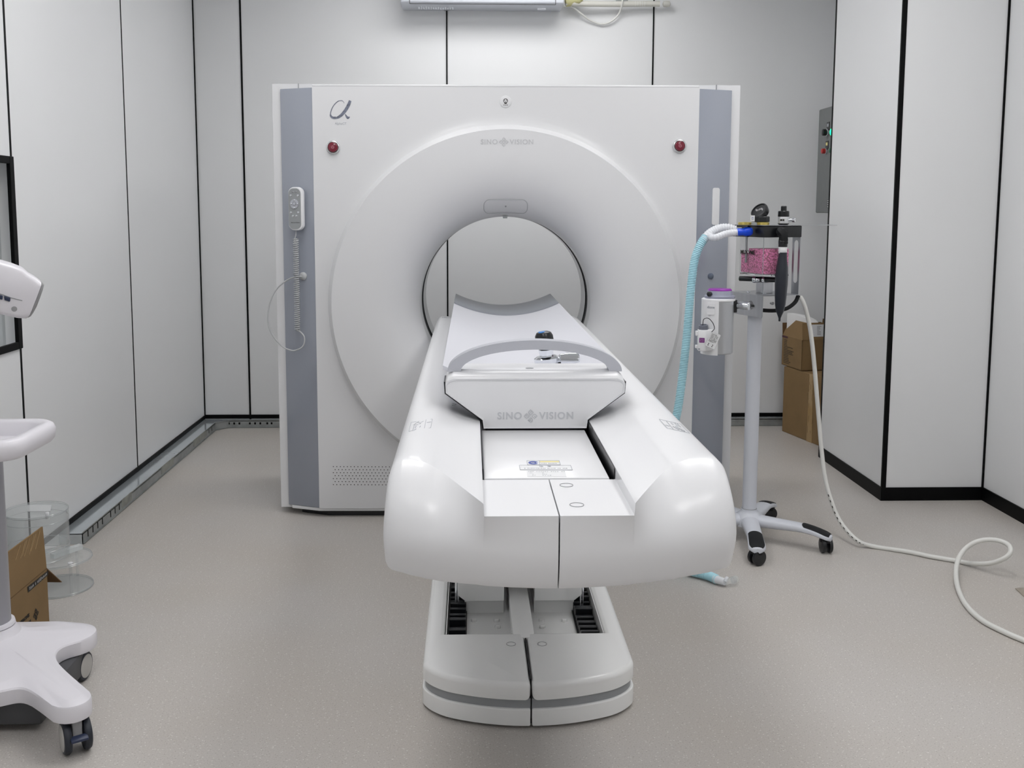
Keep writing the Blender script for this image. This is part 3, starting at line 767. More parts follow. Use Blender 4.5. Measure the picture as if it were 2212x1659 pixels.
# operating pictograms on the rails
def zr(x): 
    dx = abs(x-CX); 
    for (a, za), (b, zb_) in zip(((.2095, .7998), (.216, .8025), (.232, .8065), (.255, .8095)), ((.216, .8025), (.232, .8065), (.255, .8095), (.30, .809))):
        if a <= dx <= b: return za+(zb_-za)*(dx-a)/(b-a)
    return .81
def pr_(px, py, off=.0006):
    p = P(px, py, Z=.808); p.z = zr(p.x)+off; return p
def cvt(z, x0, y0, sx, sy): return (x0+z[0]/sx, y0+z[1]/sy)
for side, (quad, x0, y0, s_, strokes) in (('left', ([(445, 600), (1575, 335), (1485, 790), (320, 1080)], 870, 890, 24.58,
      [((1240, 410), (1150, 870)), ((1285, 560), (1490, 490)), ((570, 750), (700, 640)), ((600, 750), (830, 720)), ((700, 640), (870, 540)), ((870, 690), (960, 650)), ((960, 600), (1100, 510)), ((780, 600), (960, 640)), ((540, 1000), (600, 800)), ((650, 900), (720, 790)), ((900, 850), (950, 770)), ((620, 1000), (710, 960))])),
      ('right', ([(310, 390), (1330, 620), (1770, 1060), (700, 820)], 1410, 890, 22.12,
      [((630, 460), (980, 860)), ((610, 670), (800, 720)), ((860, 560), (980, 650)), ((1000, 540), (1090, 590)), ((1090, 630), (1220, 740)), ((1160, 600), (1340, 770)), ((1080, 730), (1250, 820)), ((960, 730), (1250, 890)), ((1250, 820), (1540, 960)), ((1350, 930), (1540, 970)), ((1180, 870), (1390, 860))]))):
    bm = BM(); q = [pr_(x0+a/s_, y0+b/s_) for a, b in quad]
    for a, b in zip(q, q[1:]+q[:1]): line2(bm, a, b, .0008, EZ, .0004)
    for k, (a, b) in enumerate(strokes): line2(bm, pr_(x0+a[0]/s_, y0+a[1]/s_), pr_(x0+b[0]/s_, y0+b[1]/s_), .0020 if k == 1 else .0012 if k > 5 else .0009, EZ, .0004)
    obj('operating_pictogram', bm, m_logod, tb, 0)
for s in (-1, 1):
    bm = BM(); x = CX+s*.245; y = YBK-.05
    for a, b in (((-.02, -.02), (.02, -.02)), ((.02, -.02), (.02, .02)), ((-.02, .02), (.02, .02)), ((-.02, -.02), (-.02, .02)), ((0, -.02), (0, .02)), ((-.012, 0), (-.004, .01))):
        line2(bm, (x+a[0], y+a[1], .8095), (x+b[0], y+b[1], .8095), .0012, EZ, .0008)
    obj('far_pictogram', bm, m_logo, tb, 0)

# cradle and its end housing
YE = yc(2.36)
def zq(z, ys=2.36): return z
half = [(.1175, .7565), (.120, .776), (.2035, .8385), (.2045, .862), (.199, .874), (.186, .8815)]
poly = [(CX+.001+x, z) for x, z in half]+[(CX+.001-x, z) for x, z in half[::-1]]
bm = BM(); secs = []
Yf = YE
for dy, k in ((.0, 0), (.0015, .6), (.004, 1), (.008, 1.2)):
    pass
def sec(dy, inset, ztop):
    out = []
    for x, z in poly:
        xx = CX+.001+(x-CX-.001)*(1-inset/.2); zz = z
        if z > .85: zz = .85+(z-.85)*(ztop-.85)/.0315
        elif z < .80: zz = z+inset*.5
        out.append(bm.verts.new((xx, Yf+dy, zz)))
    return out
R = [sec(*a) for a in ((.0045, .004, .866), (.0015, .0022, .868), (0, 0, .8715), (.002, 0, .875), (.007, 0, .8795), (.016, 0, .8835), (.03, 0, .8855), (.135, 0, .8855))]
for a, b in zip(R, R[1:]):
    for k in range(len(a)): bm.faces.new((a[k], a[(k+1) % len(a)], b[(k+1) % len(a)], b[k]))
bm.faces.new(R[0]); bm.faces.new(R[-1][::-1])
eh = obj('cradle_end_housing', bm, m_white, tb, 40)
wordmark(bm := BM(), P(1146.3, 898.7, Y=YE+.0045)-EY*.0006, EX, EZ, .0163, .0004, bold=.0006)
obj('housing_lettering', bm, m_logo, eh, 0)
c = P(1144, 795.5, Z=.8856)
obj('indicator_dimple', lathe(BM(), [(.0095, 0), (.0095, .0006)], c, EZ, 24), m_fine, eh, 0)
under_shade = prism(BM(), [(CX-.112, YE+.012, .706), (CX+.114, YE+.012, .706), (CX+.114, YE+.012, .755), (CX-.112, YE+.012, .755)], (0, .1, 0))
gk = [(.1195, .7545), (.124, .7735), (.2065, .8345), (.2085, .862)]
gp_ = [(CX+.001+x, YE+.014, z) for x, z in gk]+[(CX+.001-x, YE+.014, z) for x, z in gk[::-1]]
obj('housing_gap_shade', prism(BM(), gp_, (0, .09, 0)), m_blackp, eh, 0)  # black plate added as the shade in the gap along the housing edges
obj('housing_under_shade', under_shade, m_blackp, eh, 0)  # black block added as the shade beneath the housing
# arched grip
bm = BM(); n = 40; rows = []
for k in range(n+1):
    a = PI*k/n; ca, sa = math.cos(a), math.sin(a)
    ro = (.2*ca, .884+.072*sa); ri = (.170*ca, .884+.0505*sa)
    rows.append([bm.verts.new((CX+.001+x, YE+y, z)) for (x, z), y in ((ro, .022), (ri, .022), (ri, .058), (ro, .058))])
for a, b in zip(rows, rows[1:]):
    for k in range(4): bm.faces.new((a[k], a[(k+1) % 4], b[(k+1) % 4], b[k]))
bm.faces.new(rows[0]); bm.faces.new(rows[-1][::-1])
bevel(bm, .0022, 2, 40)
obj('arched_grip', bm, m_alu, tb, 30)
# carriage under the cradle
bm = Box((CX-.10, YE+.10, .706), (CX+.10, yc(4.2), .822), .01)
obj('cradle_carriage', bm, m_white, tb, 30)
bm = BM(); rows = []
ysn = YE+.12; yfar = yc(4.60); NK = 24; NY = 30
def cz(u): return .834+.0495*u*u
def crow(y, hw=.2095, lift=0.):
    up, dn = [], []
    for k in range(NK+1):
        u = -1+2*k/NK; up.append((CX-.003+u*hw, y, cz(u)+lift)); dn.append((CX-.003+u*(hw-.001), y, cz(u)-.014+.004*abs(u)))
    return [bm.verts.new(p) for p in up+dn[::-1]]
ys_ = [ysn+(yfar-ysn-.02)*k/NY for k in range(NY+1)]
rows = [crow(y) for y in ys_]+[crow(yfar-.006, .2085), crow(yfar, .2065, -.002)]
for a, b in zip(rows, rows[1:]):
    for k in range(len(a)): bm.faces.new((a[k], a[(k+1) % len(a)], b[(k+1) % len(a)], b[k]))
bm.faces.new(rows[0]); bm.faces.new(rows[-1][::-1])
cr = obj('curved_cradle', bm, m_cradle, tb, 40)
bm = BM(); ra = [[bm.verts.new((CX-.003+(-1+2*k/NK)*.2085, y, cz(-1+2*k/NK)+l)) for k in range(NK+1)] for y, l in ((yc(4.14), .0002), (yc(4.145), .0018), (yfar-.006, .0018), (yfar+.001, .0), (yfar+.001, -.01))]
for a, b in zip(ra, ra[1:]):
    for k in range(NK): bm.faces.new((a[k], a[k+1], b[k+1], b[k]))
obj('head_end_shade', bm, mat('head_end_shade_grey', sr(122, 127, 136), .35), tb, 40)  # added grey sheet: shade inside the bore, put into the cradle end's colour

# ---- table base
def yb(ys): return YS(ys, .06)
def base_half(s, z0, z1, inset, bev, y_open, full=True, dxo=.268):
    out = []
    X1 = dxo-inset; y0 = yb(2.503)+inset
    fy_ = lambda dx, a=0.: y0+.045*(dx/.2)**2+.050*(1-math.cos(a))
    for k in range(11): dx = .0018+(.19-.0018)*k/10; out.append((dx, fy_(dx)))
    for k in range(1, 15): a = PI/2*k/14; dx = .19+(X1-.19)*math.sin(a); out.append((dx, fy_(dx, a)))
    out.append((X1, yb(4.2)))
    if full: out += [(.217, yb(4.2)), (.217, y_open), (.0018, y_open)]
    else: out += [(.0018, yb(4.2))]
    pts = [(CX+s*x, y, z0) for x, y in out]
    if s < 0: pts = pts[::-1]
    return prism(BM(), pts, (0, 0, z1-z0), bev, 4, sel=lambda e: all(v.co.z > z1-.0005 for v in e.verts) or (all(abs(abs(v.co.x-CX)-.0018) < .0004 for v in e.verts)))
YO = P(1100, 1367, Z=.114).y
for s in (-1, 1):
    nm = 'left' if s < 0 else 'right'
    obj('base_upper_cover', base_half(s, .073, .115, .0, .013, YO), m_base, tb, 30, label=nm+' half of the white upper base cover')
    obj('base_lower_cover', base_half(s, .008, .050, -.001, .004, YO), m_base, tb, 30, label=nm+' half of the white lower base cover')
    obj('base_stripe', base_half(s, .049, .074, .006, 0, YO), m_stripe, tb, 30, label=nm+' grey band round the table base')
bm = BM(); pts = [(CX-.258, yb(2.66), 0), (CX-.20, yb(2.578), 0), (CX, yb(2.53), 0), (CX+.20, yb(2.578), 0), (CX+.258, yb(2.66), 0), (CX+.258, yb(4.2), 0), (CX-.258, yb(4.2), 0)]
prism(bm, pts, (0, 0, .0085)); obj('base_foot', bm, m_rubber, tb, 0)
obj('base_seam', Box((CX-.002, yb(2.53)+.006, .008), (CX+.002, YO-.03, .1125)), m_seam, tb, 0)
# inside the base opening
YI = YO+.0
obj('base_floor_plate', Box((CX-.216, YI-.004, .040), (CX+.216, yb(4.1), .056)), m_stripe if 0 else m_base, tb, 0)
spn = obj('base_spine', Box((CX-.033, YI-.03, .05), (CX+.025, yb(4.1), .1145), .0025), m_base, tb, 30)
bm = BM()
for s, a, b in ((-1, -.214, -.212), (1, .212, .214)): box(bm, (CX+a, YI, .056), (CX+b, yb(4.1), .114))
box(bm, (CX-.215, YI-.002, .07), (CX+.215, YI+.004, .108), .002)
obj('opening_lip', bm, m_base, tb, 30)
for px, py in ((1024, 1341), (1073, 1341), (1075, 1355), (1170, 1341), (1219, 1341), (1172, 1355)):
    c = P(px, py, Z=.057); bm = lathe(BM(), [(.0085, -.001), (.0085, .004), (.007, .006), (.002, .0068)], c, EZ, 18); obj('bolt_cap', bm, m_base, tb, 40)
for s, px0, px1 in ((-1, 966, 1006), (1, 1240, 1286)):
    a = P(px0, 1352, Z=.057).x; b = P(px1, 1352, Z=.057).x
    if s > 0: a, b = CX+.155, CX+.2115
    else: a, b = CX-.2115, CX-.158
    bm = Box((a, YI+.008, .056), (b, yb(4.0), .062))
    y = YI+.012
    while y < YI+.5:
        h = .018+.02*random.random(); box(bm, (a+.004, y, .06), (b-.002, y+.012, .06+h), .002); y += .02
    obj('bellows', bm, m_blackp, tb, 0, label='black folded bellows inside the base')
YCf = P(1040, 1299, Z=.106).y
for s, px0, px1 in ((-1, 989, 1089), (1, 1155, 1257)):
    x0 = P(px0, 1290, Y=YCf).x; x1 = P(px1, 1290, Y=YCf).x
    xo, xi = (x0, x1) if s < 0 else (x1, x0); ch = .022 if s < 0 else -.022
    pts = [(xi, YCf, .106), (xo+ch, YCf, .106), (xo, YCf, .124), (xo, YCf, .66), (xi, YCf, .66)]
    obj('lift_column', prism(BM(), pts, (0, .55, 0), .003), m_base, tb, 30, label='white lifting column under the table top')
    obj('column_foot', Box((min(xi, xo+ch*.9), YCf+.035, .056), (max(xi, xo+ch*.9), YCf+.5, .12)), m_base, tb, 0)
    xr = xo-(.003 if s < 0 else -.003)
    obj('guide_rod', cyl(BM(), (xr, YCf+.03, .06), (xr, YCf+.03, .6), .006, n=16), m_chrome, tb, 30)
for px in (1104, 1171):
    c = P(px, 1391, Z=.1152); bm = ring2(BM(), c, EX, EY, .0115, .0127, .0005, 0, 360, 28); obj('screw_cap', bm, m_fine, tb, 0)

# ================================================================== VALVE LEFT ON THE CRADLE
vz = .8365; vc = Vector((.203, YE+.40, vz))
vc = P(1180, 786, Z=vz+.012); vc.z = vz
k_ = .0135/8.5
va = thing('gas_regulator', 'chrome gas regulator valve with black and blue knob lying on the table cradle', 'gas valve', tuple(vc))
axv = Vector((-.10, .0, 1)).normalized()
lathe(bm := BM(), [(.020, .0), (.022, .012), (.033, .016), (.034, .028), (.026, .033)], vc+Vector((.004, 0, 0)), axv, 28)
lathe(bm, [(.018, .032), (.0195, .050), (.015, .054)], vc+Vector((.004, 0, 0)), axv, 8)
obj('valve_body', bm, m_chrome, va, 30)
obj('valve_stem', lathe(BM(), [(.012, .05), (.012, .066)], vc+Vector((.002, 0, 0)), axv, 18), m_chrome, va, 30)
bm = lathe(BM(), [(.017, .056), (.0235, .058), (.0258, .062), (.0235, .088), (.019, .096), (.012, .099)], vc+Vector((.002, 0, .0)), axv, 28)
obj('control_knob', bm, m_blackp, va, 30)
obj('knob_inlay', lathe(BM(), [(.0095, .0965), (.009, .0990), (.002, .0995)], vc+Vector((-.003, -.006, .0)), axv, 28), mat('blue_inlay', sr(80, 150, 225), .3), va, 30)
bm = lathe(BM(), [(.004, .0), (.019, .012), (.022, .036), (.022, .058), (.018, .062)], vc+Vector((.024, -.004, .020)), Vector((1, .05, .0)), 24)
obj('outlet_nut', bm, m_chrome, va, 30)
obj('thread', cyl(BM(), vc+Vector((.02, -.012, .009)), vc+Vector((.006, -.03, .007)), .008, n=16), m_blackp, va, 30)

# ================================================================== AIR CONDITIONER
AY = 5.53
a0 = P(865, 10, Y=AY); a1 = P(1218, 24, Y=AY)
ac = thing('air_conditioner', 'white wall mounted air conditioner above the gantry, seen from below', 'air conditioner', ((a0.x+a1.x)/2, YB, a1.z))
z0 = P(1040, 24, Y=YB).z; x0, x1 = a0.x, a1.x
prf = [(AY+.02, z0), (AY+.005, z0+.006), (AY, z0+.02), (AY-.004, z0+.16), (AY+.02, z0+.26), (AY+.06, z0+.285), (YB, z0+.285), (YB, z0)]
obj('casing', prism(BM(), [(x0, y, z) for y, z in prf], (x1-x0, 0, 0), .006, 3), m_acw, ac, 30)
bm = BM(); yy = AY-.0015
fa, fb = P(885, 8, Y=AY), P(1200, 10, Y=AY)
line2(bm, (fa.x, yy, fa.z), (fb.x, yy, fa.z), .003, -EY, .001)
line2(bm, (fa.x, yy-.001, fa.z), (fa.x, yy-.004, z0+.15), .003, -EY, .001); line2(bm, (fb.x, yy-.001, fa.z), (fb.x, yy-.004, z0+.15), .003, -EY, .001)
obj('flap_gap', bm, m_seam, ac, 0)
bm = BM()
q = P(903, 17.0, Y=AY); q2 = P(981, 18.5, Y=AY)
random.seed(3); marks(bm, Vector((q.x, AY-.0005, q.z)), Vector((q2.x, AY-.0005, q2.z)), 15, .012, .0016, EZ, fill=.95)
obj('casing_lettering', bm, m_logod, ac, 0)
bm = BM(); q = P(1161, 19.5, Y=AY); q2 = P(1179, 19.5, Y=AY)
for dz in (-.004, 0, .004): line2(bm, (q.x, AY-.0006, q.z+dz), (q2.x, AY-.0006, q.z+dz), .0018, -EY, .0006)
obj('model_mark', bm, m_logod, ac, 0)
# pipe bundle along the wall
def pw(px, py, y): return P(px, py, Y=y)
pb = thing('insulated_pipe', 'white taped insulated pipe running right from the air conditioner along the wall', 'pipe', tuple(pw(1300, 8, 5.69)))
r0 = .0155
path = crv([pw(1222, 6, 5.64), pw(1260, 8, 5.66), pw(1320, 9, 5.67), pw(1370, 8.5, 5.675), pw(1425, 8.5, 5.68)], 10)
obj('taped_pipe', tube(BM(), path, r0, 14), mat('pipe_tape', sr(215, 214, 206), .55), pb, 40)
c = pw(1440, 8.5, 5.69)
obj('pipe_elbow', lathe(BM(), [(.006, -.022), (.0165, -.016), (.0185, 0), (.0165, .016), (.006, .022)], c, EX, 20), mat('pipe_cap', sr(206, 205, 198), .5), pb, 50)
bm = BM(); 
for px in (1371, 1376, 1381, 1386, 1391): lathe(bm, [(.0158, 0), (.0166, .003), (.0158, .006)], pw(px, 8.6, 5.676), EX, 16, caps=False)
obj('tape_wrap', bm, mat('tape_wrap_white', sr(222, 222, 216), .5), pb, 50)
bm = lathe(BM(), [(.004, 0), (.028, .004), (.03, .03), (.022, .05), (.028, .075), (.014, .10), (.004, .102)], pw(1220, 4, 5.65), (1, 0, .2), 12)
obj('insulation_lump', bm, m_foamy, pb, 60)
wc = thing('hanging_cable', 'thin white cable looping down below the insulated pipe', 'cable', tuple(pw(1300, 40, 5.68)))
path = crv([pw(1218, 14, 5.66), pw(1236, 15, 5.665), pw(1256, 30, 5.69), pw(1275, 44, 5.71), pw(1300, 52, 5.715), pw(1322, 45, 5.71), pw(1338, 28, 5.70), pw(1344, 8, 5.655), pw(1345, -12, 5.66)], 8)
obj('cable', tube(BM(), path, .0055, 8), m_wcable, wc, 60)
obj('wall_fixing', Box(pw(1331, 3, 5.72)-Vector((0, 0, .008)), pw(1356, -3, YB-.001)+Vector((0, 0, .004)), .002), m_galv, wc, 0)

# ================================================================== ELECTRICAL CABINET
ex = XN-.155
e0 = P(1770, 237, X=ex); e1 = P(1763, 460, X=ex)
eyf = (e0.y+e1.y)/2; ez1, ez0 = e0.z, e1.z
ec = thing('electrical_cabinet', 'grey steel electrical control cabinet on the nook wall behind the projecting corner', 'electrical cabinet', (XN, eyf-.2, ez0))
ey0 = CY1+.06
obj('cabinet_body', Box((ex, ey0, ez0), (XN, eyf, ez1), .004), m_ebox, ec, 30)
obj('cabinet_door', Box((ex-.003, ey0+.004, ez0+.004), (ex-.0003, eyf-.004, ez1-.004), .001), m_ebox, ec, 30)
def ep(px, py): return P(px, py, X=ex-.003)
for nm, px, py, mm, rr, hh_ in (('selector_switch', 1789, 286, m_blackp, .018, .03), ('pilot_lamp', 1803.5, 285, m_green, .018, .02), ('stop_key', 1786.5, 326.5, m_dred, .014, .028), ('start_key', 1801.5, 325, m_dgreen, .014, .022)):
    c = ep(px, py); 
    s = obj(nm, lathe(BM(), [(rr*.9, 0), (rr, hh_*.3), (rr, hh_), (rr*.7, hh_+.003)], c, (-1, 0, 0), 20), mm, ec, 40, label={'pilot_lamp': 'glowing green pilot lamp', 'stop_key': 'red push button', 'start_key': 'dark green push button', 'selector_switch': 'black rotary selector switch'}[nm])
    obj('name_plate', Box(c+Vector((-.003, -.02, .012)), c+Vector((0, .02, .055)), .001), m_blackp, s, 0)
    obj('plate_text', Box(c+Vector((-.0036, -.012, .03)), c+Vector((-.003, .012, .046))), m_yellow if 'stop' in nm else m_logod, s, 0)
    obj('collar', lathe(BM(), [(rr*1.12, 0), (rr*1.12, hh_*.35), (rr, hh_*.4)], c, (-1, 0, 0), 20), m_chrome, s, 40)
c = ep(1797, 440)
dk = ep(1787, 440)
bm = Box((ex-.0045, dk.y-.12, P(1790, 449, X=ex-.003).z), (ex-.003, dk.y, P(1790, 431.5, X=ex-.003).z))
gp = obj('rating_plate', bm, m_blackp, ec, 0)
bm = BM(); zt = P(1790, 431.5, X=ex-.003).z; zb_ = P(1790, 449, X=ex-.003).z
for r_ in range(4):
    for k in range(3):
        y1_ = dk.y-.008-k*.036; z_ = zt-(zt-zb_)*(r_+.25)/4
        box(bm, (ex-.0052, y1_-.028, z_-(zt-zb_)/9), (ex-.0045, y1_, z_))
obj('plate_rows', bm, m_label, gp, 0)

# ================================================================== CARDBOARD BOXES RIGHT
def card_prism(pts, h, t=None): return prism(BM(), pts, (0, 0, h), .003)
A = P(1689, 931, Z=0); A.y = min(A.y, TY-.02); B = P(1778, 967, Z=0)
u = (B-A); u.z = 0; u.normalize(); Lb = .50; B = A+u*Lb; nb = Vector((-u.y, u.x, 0)) if Vector((-u.y, u.x, 0)).x > 0 else Vector((u.y, -u.x, 0))
wbx = min((XN-.01-B.x)/max(nb.x, .01), .26)
zl = P(1700, 791, Y=A.y).z
lbx = thing('cardboard_box', 'large closed taped brown cardboard box on the floor under the open box', 'cardboard box', tuple(A+u*Lb/2+nb*wbx/2), 'cardboard boxes by the corner')
obj('box_carton', prism(BM(), [A, B, B+nb*wbx, A+nb*wbx], (0, 0, zl), .003), m_card, lbx, 0)
tcx = P(1752, 800, Y=A.y-.2); 
def on_plane(px, py, o, n): 
    d = right*((px-PX)/F_)+down*((py-PY)/F_)+fwd; return CAM+d*((o-CAM).dot(n)/d.dot(n))
nf = -nb
ta = on_plane(1745, 870, A, nf); tb_ = on_plane(1757, 870, A, nf); sa = (ta-A).dot(u); sb = (tb_-A).dot(u)
q = [A+u*sa, A+u*sb, A+u*(sb-.01)+EZ*zl, A+u*(sa+.01)+EZ*zl]
obj('packing_tape', prism(BM(), q, nf*.0015), m_tape, lbx, 0)
bm = BM(); random.seed(5)
for k in range(14):
    z_ = zl*(.12+.8*random.random()); s_ = sa+(sb-sa)*random.random()
    line2(bm, A+u*s_+EZ*z_+nf*.0015, A+u*(s_+random.uniform(-.008, .008))+EZ*(z_+random.uniform(.01, .04))+nf*.0015, .0025, nf, .0008)
obj('tape_wrinkles', bm, m_card, lbx, 0)
# open box on top
zo = zl+.003
C = P(1731, 801, Z=zo); D = P(1680.5, 784, Z=zo)
C.y = min(C.y, A.y-.10); D = C+(D-C); 
v1 = (D-C); v1.z = 0; L1 = min(v1.length, .24); v1.normalize()
v2 = Vector((-v1.y, v1.x, 0)); v2 = v2 if v2.x > 0 else -v2
C.x = P(1731, 790, Y=C.y).x; D = C+v1*L1; L2 = min(.30, (XN-.02-C.x)/max(v2.x, .1))
if D.y > YB-.03: sh = D.y-(YB-.03); C.y -= sh; C.x = P(1731, 790, Y=C.y).x; D = C+v1*L1
zt_ = P(1731, 735, Y=C.y).z; hb = zt_-zo; E = C+v2*L2; Fq = D+v2*L2
obx = thing('cardboard_box', 'open brown cardboard box with white foam inside, standing on the larger closed box', 'cardboard box', tuple((C+Fq)/2), 'cardboard boxes by the corner')
T = .004
bm = BM()
for a, b, n in ((C, D, v2), (D, Fq, -v1), (Fq, E, -v2), (E, C, v1)):
    a_, b_ = a.copy(), b.copy(); a_.z = b_.z = zo
    prism(bm, [a_, b_, b_+EZ*hb, a_+EZ*hb], n*T)
prism(bm, [Vector((p.x, p.y, zo)) for p in (C, D, Fq, E)], (0, 0, T))
obj('box_carton', bm, m_card, obx, 0)
def flap(name, a, b, out, up, l, mt=m_card, taper=.0):
    a_ = Vector((a.x, a.y, zt_)); b_ = Vector((b.x, b.y, zt_)); d = (out+EZ*up).normalized()*l; e = (b_-a_)*taper
    n = (b_-a_).cross(d).normalized()*T
    return obj(name, prism(BM(), [a_, b_, b_+d-e, a_+d+e], n), mt, obx, 0)
flap('box_flap', C, D, v2*.55, 1.3, .10, taper=.06)
rf = flap('box_flap', C, E, v1*.12, 1.3, .095)
flap('box_flap', D, Fq, -v1*-.1, 1.3, .07, m_cardd)
flap('box_flap', E, Fq, v2*.1, 1.3, .09, m_cardd)
# ink lettering on the left face
bm = BM(); random.seed(11); nn = -v2
for r_ in range(15):
    z_ = zo+hb*(.86-.052*r_*1.05); l = L1*random.uniform(.18, .5) if r_ > 3 else L1*.14
    p0 = D-v1*(L1*.10)+nn*.0004
    s_ = 0
    while s_ < l:
        w = random.uniform(.004, .014); line2(bm, Vector((p0.x, p0.y, z_))-v1*s_, Vector((p0.x, p0.y, z_))-v1*(s_+w), .0035, nn, .0006); s_ += w+.003
obj('printed_text', bm, m_ink, obx, 0)
bm = prism(BM(), [Vector((D.x, D.y, zt_-.012))+nn*.0005, Vector((D.x, D.y, zt_-.001))+nn*.0005, Vector((D.x, D.y, zt_-.001))-v1*L1*.28+nn*.0005, Vector((D.x, D.y, zt_-.012))-v1*L1*.28+nn*.0005], nn*.0008)
obj('maroon_strip', bm, mat('maroon_ink', sr(70, 28, 40), .6), obx, 0)
# shipping label on the right flap
d = (v1*.12+EZ*1.3).normalized(); fn = (E-C).normalized(); ln = fn.cross(d); ln = ln if ln.dot(CAM-C) > 0 else -ln
o = Vector((C.x, C.y, zt_)); a = on_plane(1753, 711, o, ln); s0 = (a-o).dot(fn); 
q = [o+fn*s0+d*.018, o+fn*(s0+.105)+d*.018, o+fn*(s0+.105)+d*.085, o+fn*s0+d*.085]
q = [p+ln*.0045 for p in q]
sl = obj('shipping_label', prism(BM(), q, ln*.0006), m_label, obx, 0)
bm = BM(); random.seed(2)
for k in range(9):
    z_ = .022+.0065*k; line2(bm, o+fn*(s0+.075)+d*z_+ln*.0053, o+fn*(s0+.095)+d*z_+ln*.0053, random.choice((.002, .0035, .0045)), ln, .0003)
for k in range(7):
    z_ = .03+.0075*k; line2(bm, o+fn*(s0+.03)+d*z_+ln*.0053, o+fn*(s0+.03+random.uniform(.01, .03))+d*z_+ln*.0053, .0018, ln, .0003)
obj('label_print', bm, m_ink, sl, 0)
# white foam block in the box
cc = (C+D)/2+v2*.05; 
fo = thing('foam_block', 'curved white foam packing piece sticking out of the open cardboard box', 'foam', tuple(Vector((cc.x, cc.y, zt_-.05))))
bm = BM(); o = Vector((C.x, C.y, 0))+v1*(L1-.015)+v2*.015
pr = [(0, zt_-.04), (0, zt_+.128), (.10, zt_+.122), (.16, zt_+.105), (.205, zt_+.07), (.215, zt_-.04)]
prism(bm, [o-v1*(a*.95)+v2*(a*.35)+EZ*z_ for a, z_ in pr], v2*.045, .004, 2)
obj('foam', bm, m_foam, fo, 30)

# ================================================================== ANAESTHESIA CART (right)
HX, HY = 1.066, P(1627, 1110, Z=.105).y+.03
ct = thing('trolley_stand', 'white wheeled pole trolley with star base and black foot pads carrying anaesthesia parts', 'trolley', (HX, HY, 0))
ZP0 = P(1649, 639, Y=HY-.115).z-.003
lathe(bm := BM(), [(.030, .052), (.058, .056), (.060, .075), (.052, .092), (.036, .104), (.031, .112), (.031, .118)], (HX, HY, 0), EZ, 32)
obj('base_hub', bm, m_cart, ct, 40)
obj('pole', cyl(BM(), (HX, HY, .112), (HX, HY, ZP0), .0265, n=32), m_cart, ct, 40)
obj('pole_collar', lathe(BM(), [(.0275, 0), (.029, .001), (.029, .005), (.0275, .006)], (HX, HY, .114), EZ, 32), m_fine, ct, 40)
def arm(ang, R):
    ca, sa_ = math.cos(math.radians(ang)), math.sin(math.radians(ang)); d = Vector((ca, sa_, 0)); n = Vector((-sa_, ca, 0)); o = Vector((HX, HY, 0))
    TS = [.9*k/12 for k in range(13)]+[.92, .94, .958, .973, .985, .994, .9985]
    def dims(t):
        fw = math.sqrt(max(.003, 1-((t-.9)/.1)**2)) if t > .9 else 1
        return .03+(R-.03)*t, (.034-.010*t+.008*max(0, t-.6)/.4)*fw, .098-.006*t-.026*max(0, (t-.55)/.45)**2, .042-.022*t
    bm = BM(); rows = []
    for t in TS:
        r, w, zt, h = dims(t); sec = []
        for j in range(9):
            a = PI*j/8; sec.append(o+d*r+n*(w*math.cos(a))+EZ*(zt-h*.55+h*.55*math.sin(a)**.7))
        sec += [o+d*r-n*(w*.98)+EZ*(zt-h*.8), o+d*r-n*(w*.7)+EZ*(zt-h), o+d*r+n*(w*.7)+EZ*(zt-h), o+d*r+n*(w*.98)+EZ*(zt-h*.8)]
        rows.append([bm.verts.new(p) for p in sec])
    for a, b in zip(rows, rows[1:]):
        for k in range(len(a)): bm.faces.new((a[k], a[(k+1) % len(a)], b[(k+1) % len(a)], b[k]))
    bm.faces.new(rows[0]); bm.faces.new(rows[-1][::-1])
    leg = obj('base_arm', bm, m_cart, ct, 50)
    bm = BM(); rows = []
    for t in [.615, .618, .625, .635, .65, .67]+[v for v in TS if .68 < v < .984]:
        r, w, zt, h = dims(t); e = math.sqrt(max(.01, 1-max(0, 1-(t-.614)/.05)**2)); ww = w*.88*e; zz = zt+.0012
        rows.append([bm.verts.new(o+d*r+n*(ww*math.cos(PI*j/8))+EZ*(zz-h*.55+h*.55*math.sin(max(.02, math.acos(max(-1, min(1, ww*math.cos(PI*j/8)/w)))))**.7+.0004)) for j in range(9)]+[bm.verts.new(o+d*r-n*ww*.8+EZ*(zt-h*.7)), bm.verts.new(o+d*r+n*ww*.8+EZ*(zt-h*.7))])
    for a, b in zip(rows, rows[1:]):
        for k in range(len(a)): bm.faces.new((a[k], a[(k+1) % len(a)], b[(k+1) % len(a)], b[k]))
    bm.faces.new(rows[0]); bm.faces.new(rows[-1][::-1])
    obj('foot_pad', bm, m_rubber, leg, 50, label='black rubber pad on the arm end')
    # twin wheel castor
    c = o+d*(R-.022); ya = math.radians(ang+35); wd_ = Vector((math.cos(ya), math.sin(ya), 0))
    bm = BM()
    for s in (-1, 1): lathe(bm, [(.020, 0), (.0275, .002), (.0285, .008), (.0275, .013), (.018, .015)], c+EZ*.0287+wd_*(.005*s), wd_*s, 24)
    box(bm, c+Vector((-.005, -.005, .02)), c+Vector((.005, .005, .070)))
    cs = obj('castor', bm, m_blackp, leg, 40, label='black twin-wheel castor')
    obj('castor_hood', lathe(BM(), [(.0215, -.005), (.0225, 0), (.0215, .010), (.012, .016)], c+EZ*.046, EZ, 20), m_rubber, cs, 40)
for a, r in ((-100, .315), (-35, .315), (57, .295), (118, .295), (185, .295)): arm(a, r)

